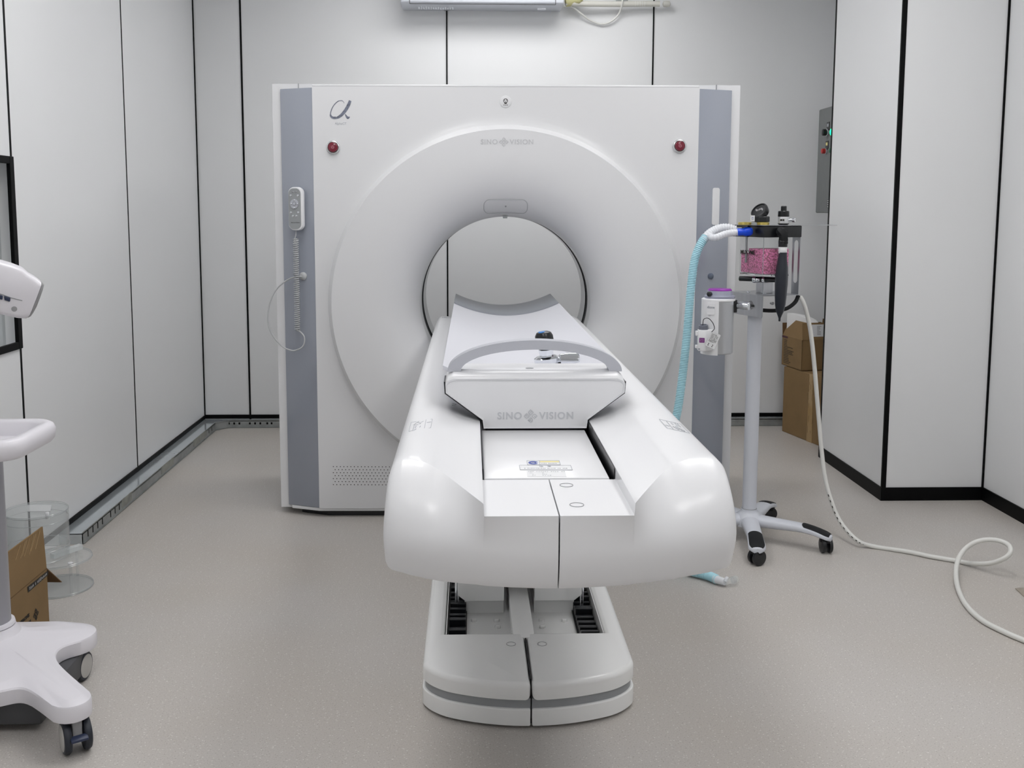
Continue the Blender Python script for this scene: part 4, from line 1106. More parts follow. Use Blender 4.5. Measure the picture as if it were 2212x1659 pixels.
# steel bracket carrying the absorber: local axes
TB = math.radians(18); BU = Vector((math.cos(TB), math.sin(TB), 0)); BV = Vector((-math.sin(TB), math.cos(TB), 0))
BO = P(1649, 639, Y=HY-.115); ZP = BO.z
def L(u, v, z): return Vector((BO.x, BO.y, 0))+BU*u+BV*v+EZ*z
M3 = Matrix((BU, BV, EZ)).transposed().to_4x4(); M3.translation = Vector((BO.x, BO.y, 0))
def lbox(dst, a, b, bev=0, mi=0): return box(dst, a, b, bev, 2, mi, M3)
UW = .162; VW = .225; ZH = P(1700, 487, Y=BO.y+.08).z
bk = thing('steel_bracket', 'folded stainless steel bracket with slotted side plate on top of the pole trolley', 'bracket', tuple(L(UW/2, VW/2, ZP)))
bm = BM(); lbox(bm, (0, 0, ZP-.002), (UW, VW, ZP), .0005)
obj('bottom_plate', bm, m_steel, bk, 0)
bm = prism(BM(), [L(0, .0, ZP), L(0, VW, ZP), L(0, VW, ZP-.082), L(0, .006, ZP-.082), L(0, 0, ZP-.076)], -BU*.002, .0005)
obj('clamp_plate', bm, m_steel, bk, 0)
# side plate with a long slot
def plate_slot(y0, y1, z0, z1, sy0, sy1, sz0, sz1):
    n = 10; ring = []; cy = (sy0+sy1)/2; r = (sy1-sy0)/2
    for k in range(n+1): a = PI*k/n; ring.append((cy+r*math.cos(a), sz1-r+r*math.sin(a)))
    for k in range(n+1): a = PI+PI*k/n; ring.append((cy+r*math.cos(a), sz0+r+r*math.sin(a)))
    bm = BM(); K = len(ring); outer = []
    for y, z in ring:
        cyc, czc = cy, (sz0+sz1)/2; dy, dz = y-cyc, z-czc
        ts = [1e9]
        if dy > 1e-6: ts.append((y1-cyc)/dy)
        if dy < -1e-6: ts.append((y0-cyc)/dy)
        if dz > 1e-6: ts.append((z1-czc)/dz)
        if dz < -1e-6: ts.append((z0-czc)/dz)
        t = min(ts); outer.append((cyc+dy*t, czc+dz*t))
    def mk(u): return [bm.verts.new(L(u, y, z)) for y, z in ring], [bm.verts.new(L(u, y, z)) for y, z in outer]
    r0, o0 = mk(UW); r1, o1 = mk(UW+.002)
    for k in range(K):
        q = (k+1) % K
        bm.faces.new((r0[k], r0[q], o0[q], o0[k])); bm.faces.new((r1[k], o1[k], o1[q], r1[q])); bm.faces.new((r0[k], r1[k], r1[q], r0[q])); bm.faces.new((o0[k], o0[q], o1[q], o1[k]))
    # fill the plate corners
    for cy_, cz_ in ((y0, z0), (y1, z0), (y0, z1), (y1, z1)):
        near = sorted(range(K), key=lambda k: math.hypot(outer[k][0]-cy_, outer[k][1]-cz_))
        a = [k for k in range(K) if abs(outer[k][0]-cy_) < 1e-6]; b = [k for k in range(K) if abs(outer[k][1]-cz_) < 1e-6]
        if a and b:
            ka = min(a, key=lambda k: abs(outer[k][1]-cz_)); kb = min(b, key=lambda k: abs(outer[k][0]-cy_))
            for u in (UW, UW+.002): face(bm, [L(u, *outer[ka]), L(u, cy_, cz_), L(u, *outer[kb])])
    return bm
obj('slotted_side_plate', plate_slot(0, VW, ZP-.002, ZH, .026, .050, P(1720, 612, Y=BO.y+.06).z, P(1720, 519, Y=BO.y+.06).z), m_steel, bk, 0)
bm = BM(); lbox(bm, (-.01, .0, ZH), (UW+.002, VW, ZH+.002), .0005); lbox(bm, (UW, .02, ZH), (UW+.165, .09, ZH+.002), .0005)
obj('top_shelf', bm, m_steel, bk, 0)
bm = BM()
for u, v in ((.03, .14), (.06, .08), (.10, .1), (.12, .05)): lathe(bm, [(.007, 0), (.007, .004), (.004, .006)], L(u, v, ZP), EZ, 12)
obj('screw', bm, m_chrome, bk, 40)
lathe(bm := BM(), [(.004, 0), (.004, .008), (.006, .009), (.006, .013)], L(.035, .004, ZP-.028), -BV, 12)
obj('thumb_screw', bm, m_fine, bk, 40)
pth = crv([L(.004, .03, ZP-.055), L(.06, .02, ZP-.058), L(.11, .015, ZP-.052), L(.145, .012, ZP-.03), L(.16, .012, ZP-.004)], 8)
obj('rubber_strap', tube(BM(), pth, .0072, 12), m_rubber, bk, 60)

# absorber: black manifold, clear canister with pink granules
ab = thing('absorber_canister', 'clear carbon dioxide absorber canister filled with pink granules under a black manifold', 'absorber', tuple(L(.06, .09, 1.01)))
MZ0, MZ1 = P(1660, 513, Y=BO.y+.02).z, ZH-.0005
bm = BM(); lbox(bm, (-.002, .004, MZ0), (UW-.002, .150, MZ1), .003); lbox(bm, (-.008, .10, MZ1-.008), (.06, .205, MZ1)); lbox(bm, (-.010, .10, MZ0), (.06, .21, MZ0+.006))
obj('manifold', bm, m_blackp, ab, 30)
CZ0, CZ1 = P(1641, 597, Y=BO.y+.02).z, MZ0
bm = prism(BM(), [L(x, y, CZ0+.006) for x, y in rrect(.060, .088, .058, .082, .012, 4)], (0, 0, CZ1-CZ0-.006), 0)
bmesh.ops.delete(bm, geom=[f for f in bm.faces if len(f.verts) > 4 and f.calc_center_median().z > CZ1-.001], context='FACES_ONLY')
lathe(bm, [(.001, 0)]*1+[(.002, .0005)], L(.06, .088, CZ0+.0055), EZ, 8)
obj('canister_wall', bm, m_thin, ab, 50)
bm = prism(BM(), [L(x, y, CZ0) for x, y in rrect(.060, .088, .057, .081, .012, 4)], (0, 0, .006), .002)
obj('canister_base', bm, m_clear, ab, 30)
bm = BM(); 
for x0_, x1_, y0_, y1_, zz in ((.006, .114, .0105, .115, CZ0+.099), (.006, .114, .120, .165, CZ0+.080)): 
    ppts = rrect((x0_+x1_)/2, (y0_+y1_)/2, (x1_-x0_)/2, (y1_-y0_)/2, .008, 3)
    b2 = prism(BM(), [L(x, y, CZ0+.008) for x, y in ppts], (0, 0, zz-CZ0-.008), .004); add_bm(bm, b2)
gr = obj('pink_granules', bm, m_pink, ab, 30); gr['kind'] = 'stuff'
o = L(.0005, .137, 1.094)-BU*.0
bm = text_bm(BM(), 'MUX VME', .0200, L(-.0005, .108, P(1615, 545, Y=BO.y+.12).z), -BV, EZ, .0004, bold=.0006, xs=1.05)
obj('canister_lettering', bm, m_ink, ab, 0)
bm = BM(); lbox(bm, (-.0005, .116, CZ0+.045), (.004, .124, MZ0)); 
obj('divider_tube', bm, m_galv, ab, 0)
lbox(bm := BM(), (.0, .008, CZ0+.004), (.0012, .0105, MZ0))
obj('corner_rib', bm, m_fine, ab, 0)
# locking bar under the canister
zk = CZ0-.016; a = L(-.004, .150, zk); b = L(.10, .03, zk)
cyl(bm := BM(), a, b, .0095, n=20, bev=.001)
lk = obj('locking_bar', bm, m_blackp, ab, 40)
dd = (b-a).normalized()
obj('bar_end', cyl(BM(), a-dd*.001, a+dd*.003, .0085, n=20), m_dgreen, lk, 40, label='green end of the locking bar')
bm = BM()
for t0, t1, r in ((.050, .062, .0125), (.062, .078, .0105), (.085, .095, .0115)): cyl(bm, a+dd*t0-EZ*.002, a+dd*t1-EZ*.002, r, n=18, bev=.0015)
obj('bar_coupling', bm, m_chrome, lk, 40)
lbox(bm := BM(), (.055, .085, ZP), (.10, .13, zk-.012), .002); lbox(bm, (.065, .095, zk-.012), (.09, .12, CZ0), .002)
obj('canister_support', bm, m_steel, ab, 0)
# brass check valves
for px in (1609, 1647):
    c = P(px, 488, Y=BO.y+.06); c.z = MZ1+.0022
    bm = lathe(BM(), [(.022, 0), (.0245, .0005), (.0245, .009), (.022, .0105), (.010, .011)], c, EZ, 36)
    obj('check_valve', bm, m_brass, ab, 30, label='yellow brass check valve ring')
c = P(1629, 488, Y=BO.y+.03); c.z = MZ1+.0022
obj('middle_port', lathe(BM(), [(.011, 0), (.011, .008), (.007, .009)], c, EZ, 20), m_galv, ab, 30)
# black tilted gauge
gc = P(1642, 483, Y=BO.y+.075); gc.z = MZ1+.013
ga = thing('pressure_gauge', 'black round pressure gauge tilted left on the brass valve', 'gauge', tuple(gc))
lathe(bm := BM(), [(.031, 0), (.0335, .002), (.0335, .018), (.031, .021)], gc, EZ, 8, ref=(math.cos(.39), math.sin(.39), 0))
obj('gauge_base', bm, m_blackp, ga, 30)
ta_ = Vector((-.66, -.42, .62)).normalized(); gh = gc+Vector((0, 0, .036))
lathe(bm := BM(), [(.018, -.020), (.030, -.010), (.0325, .0), (.0335, .008), (.0325, .012), (.0285, .013), (.028, .010)], gh, ta_, 36)
obj('gauge_head', bm, m_blackp, ga, 30)
bm = lathe(BM(), [(.028, .0095), (.002, .0098)], gh, ta_, 36); 
gf = obj('gauge_face', bm, mat('gauge_glass', (.012, .016, .022), .12, coat=.8), ga, 30)
a1_, b1_ = frame_of(ta_)
bm = BM()
for k in range(7): line2(bm, gh+ta_*.0102+a1_*(-.015+.005*k)+b1_*(.004*math.sin(k)), gh+ta_*.0102+a1_*(-.013+.005*k)+b1_*(.008+.004*math.sin(k)), .0014, ta_, .0003)
obj('dial_marks', bm, m_label, gf, 0)
c = gc+Vector((-.042, -.020, .002)); bm = Box(c, c+Vector((.016, .002, .022)), .0005)
obj('tag', bm, m_label, ga, 0)
bm = text_bm(BM(), 'CE', .009, c+Vector((.008, -.0006, .011)), EZ, -EX, .0002); obj('tag_print', bm, m_lblue, ga, 0)
# pressure limiting valve
vx = P(1692, 485, Y=BO.y+.05); vx.z = ZH+.002
pv = thing('pressure_relief_valve', 'silver pressure relief valve with black knob and side port on the bracket top', 'valve', tuple(vx))
obj('valve_base', lathe(BM(), [(.016, 0), (.021, .006)], vx, EZ, 24), m_blackp, pv, 40)
ring = lathe(BM(), [(.0195, .006), (.020, .008), (.020, .028), (.0195, .030)], vx, EZ, 28)
vb = obj('valve_body', ring, mat('satin_silver', (.72, .73, .75), .3, metal=.6), pv, 40)
line2(bm := BM(), vx+Vector((-.016, -.0125, .018)), vx+Vector((-.003, -.0202, .018)), .007, (-.5, -.85, 0), .001)
obj('scale_mark', bm, m_ink, vb, 0)
sd = Vector((.9, -.42, .0)).normalized()
obj('side_port', lathe(BM(), [(.0065, .010), (.0065, .030), (.009, .031), (.0095, .040), (.0075, .041), (.007, .036), (.001, .035)], vx+EZ*.019, sd, 20), m_chrome, pv, 40)
obj('port_hole', lathe(BM(), [(.007, .038), (.001, .0385)], vx+EZ*.019, sd, 20), m_seam, pv, 40)
bm = lathe(BM(), [(.0195, .030), (.0205, .032), (.020, .049), (.0185, .051), (.0105, .0515), (.0105, .067), (.009, .069), (.001, .0695)], vx, EZ, 28)
obj('valve_knob', bm, m_blackp, pv, 30)
# elbow and breathing bag
bx = P(1691, 535, Y=BO.y-.012)
bg = thing('breathing_bag', 'dark navy rubber breathing bag hanging from a black elbow on the manifold', 'breathing bag', tuple(bx))
bY = bx.y; tz = P(1691, 498, Y=bY).z; z1_ = P(1691, 527, Y=bY).z
bm = BM(); pth = crv([L(.085, .008, tz-.008), Vector((bx.x-.006, bY+.012, tz-.004)), Vector((bx.x, bY, tz-.018)), Vector((bx.x+.001, bY, z1_))], 6)
tube(bm, pth, .0165, 8, rf=lambda i: .0165+.001*(i % 2))
el = obj('elbow', bm, m_rubber, bg, 30)
lathe(bm := BM(), [(.0145, -.004), (.016, -.002), (.016, .022), (.0145, .024)], (bx.x, bY, z1_-.008), EZ, 20)
for k in range(2): lathe(bm, [(.0162, .010+.005*k), (.0168, .0115+.005*k), (.0162, .013+.005*k)], (bx.x, bY, z1_-.008), EZ, 20, caps=False)
obj('neck_coupling', bm, m_blackp, bg, 40)
zb0, zb1 = P(1691, 547, Y=bY).z, P(1691, 532.5, Y=bY).z
obj('label_band', lathe(BM(), [(.0150, 0), (.0153, .0005), (.0153, zb1-zb0-.0005), (.0150, zb1-zb0)], (bx.x, bY, zb0), EZ, 24), m_label, bg, 40, label='pale paper band round the bag neck')
zt0 = P(1691, 694, Y=bY).z
hgt = zb0+.003-zt0
pr = [(.004, 0), (.0045, .012), (.009, .024), (.015, .038), (.0195, .065), (.0215, .10), (.0225, .14), (.0225, .17), (.0205, .205), (.0165, .232), (.0150, .25)]
pr = [(r, h*hgt/.262) for r, h in pr]+[(.0147, hgt)]
bm = BM(); rows = []; n = 28
for i, (r, h) in enumerate(pr):
    w = min(1, max(0, (.235*hgt/.262-h)/.05)); tw = h*5
    rows.append([bm.verts.new(Vector((bx.x-.0015+.004*(h/hgt-.5), bY, zt0+h))+Vector((math.cos(2*PI*k/n)*r*(1-.17*w*max(0, math.cos(2*(2*PI*k/n)+1.3+tw))), math.sin(2*PI*k/n)*r*(1.25-.17*w*max(0, math.cos(3*(2*PI*k/n)+.6+tw))), 0))) for k in range(n)])
for a, b in zip(rows, rows[1:]):
    for k in range(n): bm.faces.new((a[k], a[(k+1) % n], b[(k+1) % n], b[k]))
bm.faces.new(rows[0][::-1]); bm.faces.new(rows[-1])
obj('bag', bm, m_bag, bg, 60)

# ---- corrugated breathing hose
hy0 = BO.y+.055
hz = thing('breathing_hose', 'pale blue corrugated breathing hose falling from the blue connector to the floor', 'hose', tuple(P(1600, 500, Y=hy0)))
ca_, cb_ = P(1592, 501.5, Y=hy0), P(1624.5, 499.5, Y=BO.y+.055)
bm = BM(); d = (cb_-ca_)
lathe(bm, [(.0125, 0), (.0135, .0005), (.0135, .022), (.0150, .026)], ca_, d, 24)
lathe(bm, [(.0150, .026), (.0155, .028), (.0155, d.length-.006), (.012, d.length)], ca_, d, 24)
for k in range(20):
    a = 2*PI*k/20; u_, v_ = frame_of(d.normalized()); dn = d.normalized(); c = ca_+(u_*math.cos(a)+v_*math.sin(a))*.0155
    line2(bm, c+dn*.029, c+dn*(d.length-.008), .0018, u_*math.cos(a)+v_*math.sin(a), .0008)
cn = obj('blue_connector', bm, m_blue, hz, 40, label='bright blue ribbed connector')
def corr(path, r, amp, pitch, n=14):
    st = pitch/4; pth = resample(path, st)
    return tube(BM(), pth, r, n, rf=lambda i: r+amp*(1, 0, -1, 0)[i % 4])
def hp(px, py, y): return P(px, py, Y=y)
wp = crv([hp(1593, 501.8, hy0), hp(1578, 503, hy0-.004), hp(1562, 507, hy0-.008), hp(1549, 512, hy0-.010), hp(1538, 513, hy0-.005), hp(1530, 507, hy0+.004)], 8)
obj('translucent_tube', corr(wp, .0125, .0008, .010), m_hosew, hz, 60, label='translucent white flexible tube')
wp2 = crv([hp(1588, 496, hy0+.035), hp(1572, 492, hy0+.035), hp(1555, 493, hy0+.030), hp(1540, 499, hy0+.022), hp(1528, 508, hy0+.012), hp(1519, 520, hy0+.006)], 8)
obj('translucent_tube', corr(wp2, .0148, .0012, .009), m_hosew, hz, 60, label='translucent white flexible tube')
fe = P(1524, 1242, Z=.018); fe2 = P(1549, 1252, Z=.017)
hpth = crv([hp(1524, 512, hy0+.01), hp(1512, 530, hy0), hp(1501, 560, hy0), hp(1495, 600, hy0-.002), hp(1490, 650, hy0-.006), hp(1485, 710, hy0-.01), hp(1479, 770, hy0-.02), hp(1472, 830, hy0-.03), hp(1463, 890, hy0-.04), Vector((.72, hy0-.06, .35)), Vector((.66, hy0-.10, .12)), Vector((.62, hy0-.20, .022)), Vector((.68, fe.y+.10, .018)), fe, fe2], 10)
obj('corrugated_hose', corr(hpth, .0150, .0014, .0062, 14), m_hose, hz, 60)
e3 = P(1566, 1257, Z=.018); e4 = P(1588, 1252, Z=.020)
bm = BM(); cyl(bm, fe2-(e3-fe2).normalized()*.01, e3, .0145, .0115, n=20); cyl(bm, e3, e3+Vector((.01, .01, .012)), .006, n=12)
obj('end_adapter', bm, m_hosew, hz, 40)
bm = BM(); cyl(bm, e3-Vector((.004, 0, 0)), e4, .010, .0115, n=20); cyl(bm, e3+(e4-e3)*.75, e4+(e4-e3).normalized()*.006, .013, n=20)
obj('clear_y_piece', bm, m_thin, hz, 40, label='clear plastic end piece')

# ---- vaporiser
vy = P(1549, 700, X=.905).y
vp = P(1549, 762, Y=BO.y-.10); VX, VYY = vp.x, vp.y
zv0 = vp.z; zv1 = P(1549, 646, Y=VYY).z; rV = .0535
vz_ = thing('vaporizer', 'silver and white vaporizer with purple dial cap clamped to the bracket', 'vaporizer', (VX, VYY, zv0))
obj('cylinder_body', lathe(BM(), [(rV-.003, 0), (rV, .003), (rV, zv1-zv0-.004)], (VX, VYY, zv0), EZ, 48), mat('satin_steel_shell', (.52, .53, .55), .28, metal=.9), vz_, 30)
# white front shell on the left part
bm = BM(); rows = []; n = 20
for z in (zv0-.004, zv1-.008, zv1-.002):
    rows.append([(math.radians(118+ (262-118)*k/n), z) for k in range(n+1)])
def shell(z, r): return [bm.verts.new((VX+math.cos(a)*r, VYY+math.sin(a)*r, z)) for a in [math.radians(120+(258-120)*k/n) for k in range(n+1)]]
o_, i_ = [shell(z, rV+.005) for z in (zv0-.002, zv1)], [shell(z, rV-.004) for z in (zv0-.002, zv1)]
for k in range(n):
    bm.faces.new((o_[0][k], o_[0][k+1], o_[1][k+1], o_[1][k])); bm.faces.new((i_[0][k+1], i_[0][k], i_[1][k], i_[1][k+1]))
    for j in (0, 1): bm.faces.new((o_[j][k], o_[j][k+1], i_[j][k+1], i_[j][k]))
for k in (0, n): bm.faces.new((o_[0][k], o_[1][k], i_[1][k], i_[0][k]))
sh = obj('front_shell', bm, m_white, vz_, 40)
bn = Vector((-.54, -.84, 0)).normalized(); bu = Vector((.84, -.54, 0)).normalized(); bc = Vector((VX, VYY, P(1527, 667, Y=VYY-.04).z))+bn*.0555-bu*.006
bdg = obj('raised_badge', poly2(BM(), rrect(0, 0, .0145, .020, .005), bc, bu, EZ, .005), m_white, sh, 0)
bm = text_bm(BM(), 'dione', .0120, bc+bn*.0056+EZ*.006, bu, EZ, .0003, bold=.0003)
obj('shell_lettering', bm, m_logod, bdg, 0)
lathe(bm := BM(), [(rV+.002, 0), (rV+.005, .002), (rV+.005, .007), (rV, .010)], (VX, VYY, zv1-.006), EZ, 48)
obj('white_collar', bm, m_white, vz_, 40)
bm = lathe(BM(), [(.0525, 0), (.0525, .008), (.047, .011), (.046, .014), (.043, .026), (.041, .027)], (VX+.004, VYY, zv1+.004), EZ, 24)
dl = obj('dial', bm, m_vgrey, vz_, 25)
obj('dial_cap', lathe(BM(), [(.0415, 0), (.0415, .003), (.037, .0065), (.002, .008)], (VX+.004, VYY, zv1+.0305), EZ, 36), m_purple, dl, 30, label='purple dial top')
c = Vector((VX-.040, VYY-.030, zv1+.020)); dn = Vector((-.6, -.8, .1)).normalized()
obj('release_button', lathe(BM(), [(.0085, -.012), (.0085, .004), (.006, .006)], c, dn, 20), m_blackp, dl, 40)
# filler block with grey cap, purple label
fb = Vector((VX-.050, VYY-.052, 0)); fzt = P(1515, 712, Y=fb.y).z; fzb = P(1515, 757, Y=fb.y).z
pts = [(-.030, .020), (-.034, -.014), (-.010, -.020), (.028, .004), (.030, .028)]
fbk = obj('filler_block', prism(BM(), [(fb.x+x, fb.y+y, fzb) for x, y in pts], (0, 0, fzt-fzb), .003), m_white, vz_, 30)
bm = Box((fb.x-.040, fb.y-.008, fzb+.008), (fb.x-.030, fb.y+.008, fzb+.020), .002); box(bm, (fb.x-.040, fb.y-.008, fzt-.022), (fb.x-.030, fb.y+.008, fzt-.004), .002)
obj('side_lugs', bm, m_white, fbk, 0)
cp_ = Vector((fb.x-.012, fb.y+.003, fzt-.002))
obj('filler_cap', lathe(BM(), [(.0155, 0), (.017, .004), (.016, .018), (.0125, .019), (.0115, .014), (.002, .0135)], cp_, (-.1, -.1, 1), 24), mat('filler_grey', sr(112, 116, 128), .4), fbk, 40)
pn = Vector((.006*1, -.024*0-.024, 0)); p0 = Vector((fb.x-.034, fb.y-.014, 0)); p1 = Vector((fb.x-.010, fb.y-.020, 0)); du = (p1-p0).normalized(); nn = Vector((du.y, -du.x, 0))
q0 = p0+du*.004; zl0, zl1 = P(1510, 740, Y=fb.y-.017).z, P(1510, 730, Y=fb.y-.017).z
plb = obj('purple_label', prism(BM(), [q0+EZ*zl0, q0+du*.018+EZ*zl0, q0+du*.018+EZ*zl1, q0+EZ*zl1], nn*.0008), mat('purple_ink', sr(110, 20, 115), .5), fbk, 0)
bm = BM()
for z_ in (.35, .7): 
    zz = zl0+(zl1-zl0)*z_; marks(bm, q0+du*.002+EZ*zz+nn*.001, q0+du*.016+EZ*zz+nn*.001, 6, .003, .0006, EZ, fill=1)
obj('label_print', bm, mat('pale_pink_print', sr(215, 170, 215), .5), plb, 0)
obj('drain_screw', lathe(BM(), [(.0035, 0), (.0035, .003)], p0+du*.004+EZ*(fzb+.007), nn, 12), m_logod, fbk, 0)
# tag card on a black loop
tc_ = P(1540, 735, Y=VYY-.078); tu = Vector((math.cos(-.42), 0, math.sin(-.42))); tv = Vector((-tu.z, 0, tu.x)); tn = Vector((0, -1, 0))
tg = thing('instruction_tag', 'white printed instruction tag hanging on a black loop from the vaporizer', 'tag', tuple(tc_+tv*.03))
obj('card', poly2(BM(), rrect(0, 0, .0175, .027, .003, 3), tc_, tu, tv, .0008), m_label, tg, 0)
bm = BM(); random.seed(8)
for k in range(9): 
    z_ = .020-.0034*k; marks(bm, tc_+tu*-.014+tv*z_+tn*.001, tc_+tu*(.013 if k % 4 else .006)+tv*z_+tn*.001, 9, .002, .00045, tv, fill=.9)
for x in (-.009, .006):
    for z_ in (-.016, -.0215): lathe(bm, [(.0019, 0), (.0019, .0003)], tc_+tu*x+tv*z_+tn*.001, tn, 12)
obj('card_print', bm, m_ink, tg, 0)
lpth = crv([cp_+Vector((-.004, -.004, .017)), P(1520, 690, Y=VYY-.072), P(1530, 687.5, Y=VYY-.074), P(1540, 698, Y=VYY-.076), P(1543, 710, Y=VYY-.078), P(1537, 717, Y=VYY-.079)], 6)
obj('cord_loop', tube(BM(), lpth, .0014, 6), m_blackp, tg, 60)
# clamp from vaporiser to the steel plate
bm = Box((VX+rV-.004, VYY-.006, P(1590, 675, Y=VYY).z), (VX+rV+.012, VYY+.05, P(1590, 648, Y=VYY).z), .001)
box(bm, (VX+rV+.006, VYY+.0, P(1590, 665, Y=VYY).z), (VX+rV+.05, VYY+.10, P(1590, 658, Y=VYY).z))
cm = obj('clamp_block', bm, m_blackp, vz_, 30)
ka = P(1594, 660, Y=VYY+.0); kb = P(1619, 661.5, Y=VYY-.03)
bm = cyl(BM(), ka, kb, .0130, .0145, n=28, bev=.002)
dn = (kb-ka).normalized(); u_, v_ = frame_of(dn)
for k in range(14):
    a = 2*PI*k/14; c = ka+(u_*math.cos(a)+v_*math.sin(a))*.0138; line2(bm, c+dn*.006, c+dn*.026, .002, u_*math.cos(a)+v_*math.sin(a), .0008)
obj('clamp_knob', bm, m_chrome, cm, 30, label='knurled chrome clamp knob')
# washer recess on the plate
pc = P(1625, 661, X=L(0, .09, 0).x); 
def on_pl(px, py, off=0.): 
    d = right*((px-PX)/F_)+down*((py-PY)/F_)+fwd; o = L(-.002, 0, 0); return CAM+d*((o-CAM).dot(BU)/d.dot(BU))-BU*off
c = on_pl(1622, 659, .0)
obj('plate_recess', lathe(BM(), [(.0165, 0), (.0165, .0006)], c, -BU, 28), mat('recess_steel', (.3, .3, .31), .3, metal=1), bk, 0)
q = [on_pl(1618, 657, .0008), on_pl(1629.5, 658.5, .0008), on_pl(1629.5, 663.5, .0008), on_pl(1618, 662, .0008)]
obj('slot_hole', prism(BM(), q, -BU*.0004), m_seam, bk, 0)

# ---- white gas hose from the trolley across the floor
gh_ = thing('gas_supply_hose', 'long white hose hanging from the trolley and looping across the floor', 'hose', tuple(P(1950, 1192, Z=0)))
yh = BO.y+.20; r = .0083
floor_pts = [(1850, 1166, .028), (1885, 1180, r), (1962, 1192, r), (2010, 1202, r), (2063, 1211, r), (2096, 1217, .012), (2137, 1217, .035), (2168, 1207, .065), (2183, 1192, .09), (2178, 1177, .105), (2156, 1167.5, .11), (2128, 1166, .105), (2103, 1173, .09), (2083, 1188, .065), (2069, 1211, .040), (2065, 1245, .018), (2073, 1281, r), (2091, 1312, r), (2123, 1341, r), (2171, 1366, r), (2216, 1385, r), (2290, 1415, r)]
hang = [(1729, 641, yh+.02), (1738, 660, yh), (1748, 700, yh), (1754, 740, yh), (1760, 800, yh), (1765, 860, yh), (1770, 920, yh), (1775, 975, yh-.01), (1782, 1030, yh-.03), (1795, 1080, yh-.06), (1816, 1128, yh-.10)]
pts = [P(a, b, Y=c) for a, b, c in hang]+[P(a, b, Z=c) for a, b, c in floor_pts]
obj('white_hose', tube(BM(), crv(pts, 8), r, 12), m_wcable, gh_, 60)
bm = BM(); random.seed(4); cpts = crv(pts, 8); i0 = 9*8
for i in range(i0-2, i0+22, 2):
    a, b = cpts[i], cpts[i+1]; off = Vector((-.006, -.0065, .0015)) 
    tube(bm, [a+off, a.lerp(b, .8)+off], .0018, 5)
obj('hose_print', bm, m_ink, gh_, 0)
# thin floor plate at the right edge
q = [P(2193, 1272, Z=0), P(2230, 1270, Z=0), P(2236, 1296, Z=0), P(2212, 1290, Z=0)]
o = prism(BM(), q, (0, 0, .003), .0005)
tag(obj('floor_cover_plate', o, mat('tan_metal', sr(165, 155, 142), .4, metal=.2)), 'thin tan floor cover plate at the right edge beside the white hose', 'cover plate')

# ================================================================== INJECTOR STAND (left foreground)
SX, SY_ = -1.253, P(5, 1370, Z=.17).y+.05
st_ = thing('injector_stand', 'white wheeled contrast injector stand with tray, cut off by the left edge', 'medical stand', (SX, SY_, 0))
tipA = P(160, 1364, Z=.125); tipB = P(146, 1518, Z=.125); tipA -= Vector((.0, .01, 0)); tipB += Vector((0, .02, 0))
front_y = P(30, 1500, Z=.12).y
caps = [((SX+.02, SY_, 0), tipA, .055, .058), ((SX+.05, SY_-.02, 0), tipB, .055, .046), ((SX-.02, SY_, 0), (SX-.15, SY_+.0, 0), .05, .045), ((SX-.05, SY_-.02, 0), (SX-.22, SY_-.18, 0), .055, .046)]
def sdf(x, y):
    vals = []
    cx_, cy_ = SX+.043, (front_y+SY_+.13)/2; hx, hy = .125, (SY_+.13-front_y)/2-.0
    qx, qy = abs(x-cx_)-hx+.06, abs(y-cy_)-hy+.06
    vals.append(math.hypot(max(qx, 0), max(qy, 0))+min(max(qx, qy), 0)-.06)
    for a, b, ra, rb in caps:
        ax_, ay_, bx_, by_ = a[0], a[1], b[0], b[1]; dx, dy = bx_-ax_, by_-ay_
        t = max(0, min(1, ((x-ax_)*dx+(y-ay_)*dy)/(dx*dx+dy*dy)))
        vals.append(math.hypot(x-ax_-dx*t, y-ay_-dy*t)-(ra+(rb-ra)*t))
    k = .028; return -k*math.log(sum(math.exp(-v/k) for v in vals))
def outline_at(off, n=384):
    out = []
    for i in range(n):
        a = 2*PI*i/n; r = .45; c, s = math.cos(a), math.sin(a)
        while r > .01 and sdf(SX+c*r, SY_+s*r) > -off: r -= .002
        for _ in range(8):
            r += (-off-sdf(SX+c*r, SY_+s*r))*.5
        out.append((SX+c*r, SY_+s*r))
    return out
bm = BM(); R = []
for off, z in ((.012, .084), (.001, .086), (0, .090), (.0, .121), (.002, .125), (.022, .133), (.025, .1335), (.05, .136), (.075, .142)):
    R.append([bm.verts.new((x, y, z)) for x, y in outline_at(off)])
n = 384
for rr, z in ((.088, .146), (.072, .152), (.064, .162), (.060, .172)):
    R.append([bm.verts.new((SX+math.cos(2*PI*i/n)*rr, SY_+math.sin(2*PI*i/n)*rr, z)) for i in range(n)])
for a, b in zip(R, R[1:]):
    for k in range(n): bm.faces.new((a[k], a[(k+1) % n], b[(k+1) % n], b[k]))
bm.faces.new(R[0][::-1]); bm.faces.new(R[-1])
obj('star_base', bm, m_inj, st_, 28)
obj('base_collar', lathe(BM(), [(.058, 0), (.060, .002), (.058, .010), (.050, .011)], (SX, SY_, .173), EZ, 36), m_inj, st_, 40)
obj('stand_pole', cyl(BM(), (SX, SY_, .17), (SX, SY_, .69), .050, n=36), m_polegrey, st_, 40)
obj('battery_box', Box((SX-.15, front_y+.04, .022), (P(65, 1560, Z=.06).x, SY_+.08, .084), .006), mat('dark_grey_plastic', sr(70, 71, 74), .5), st_, 30)
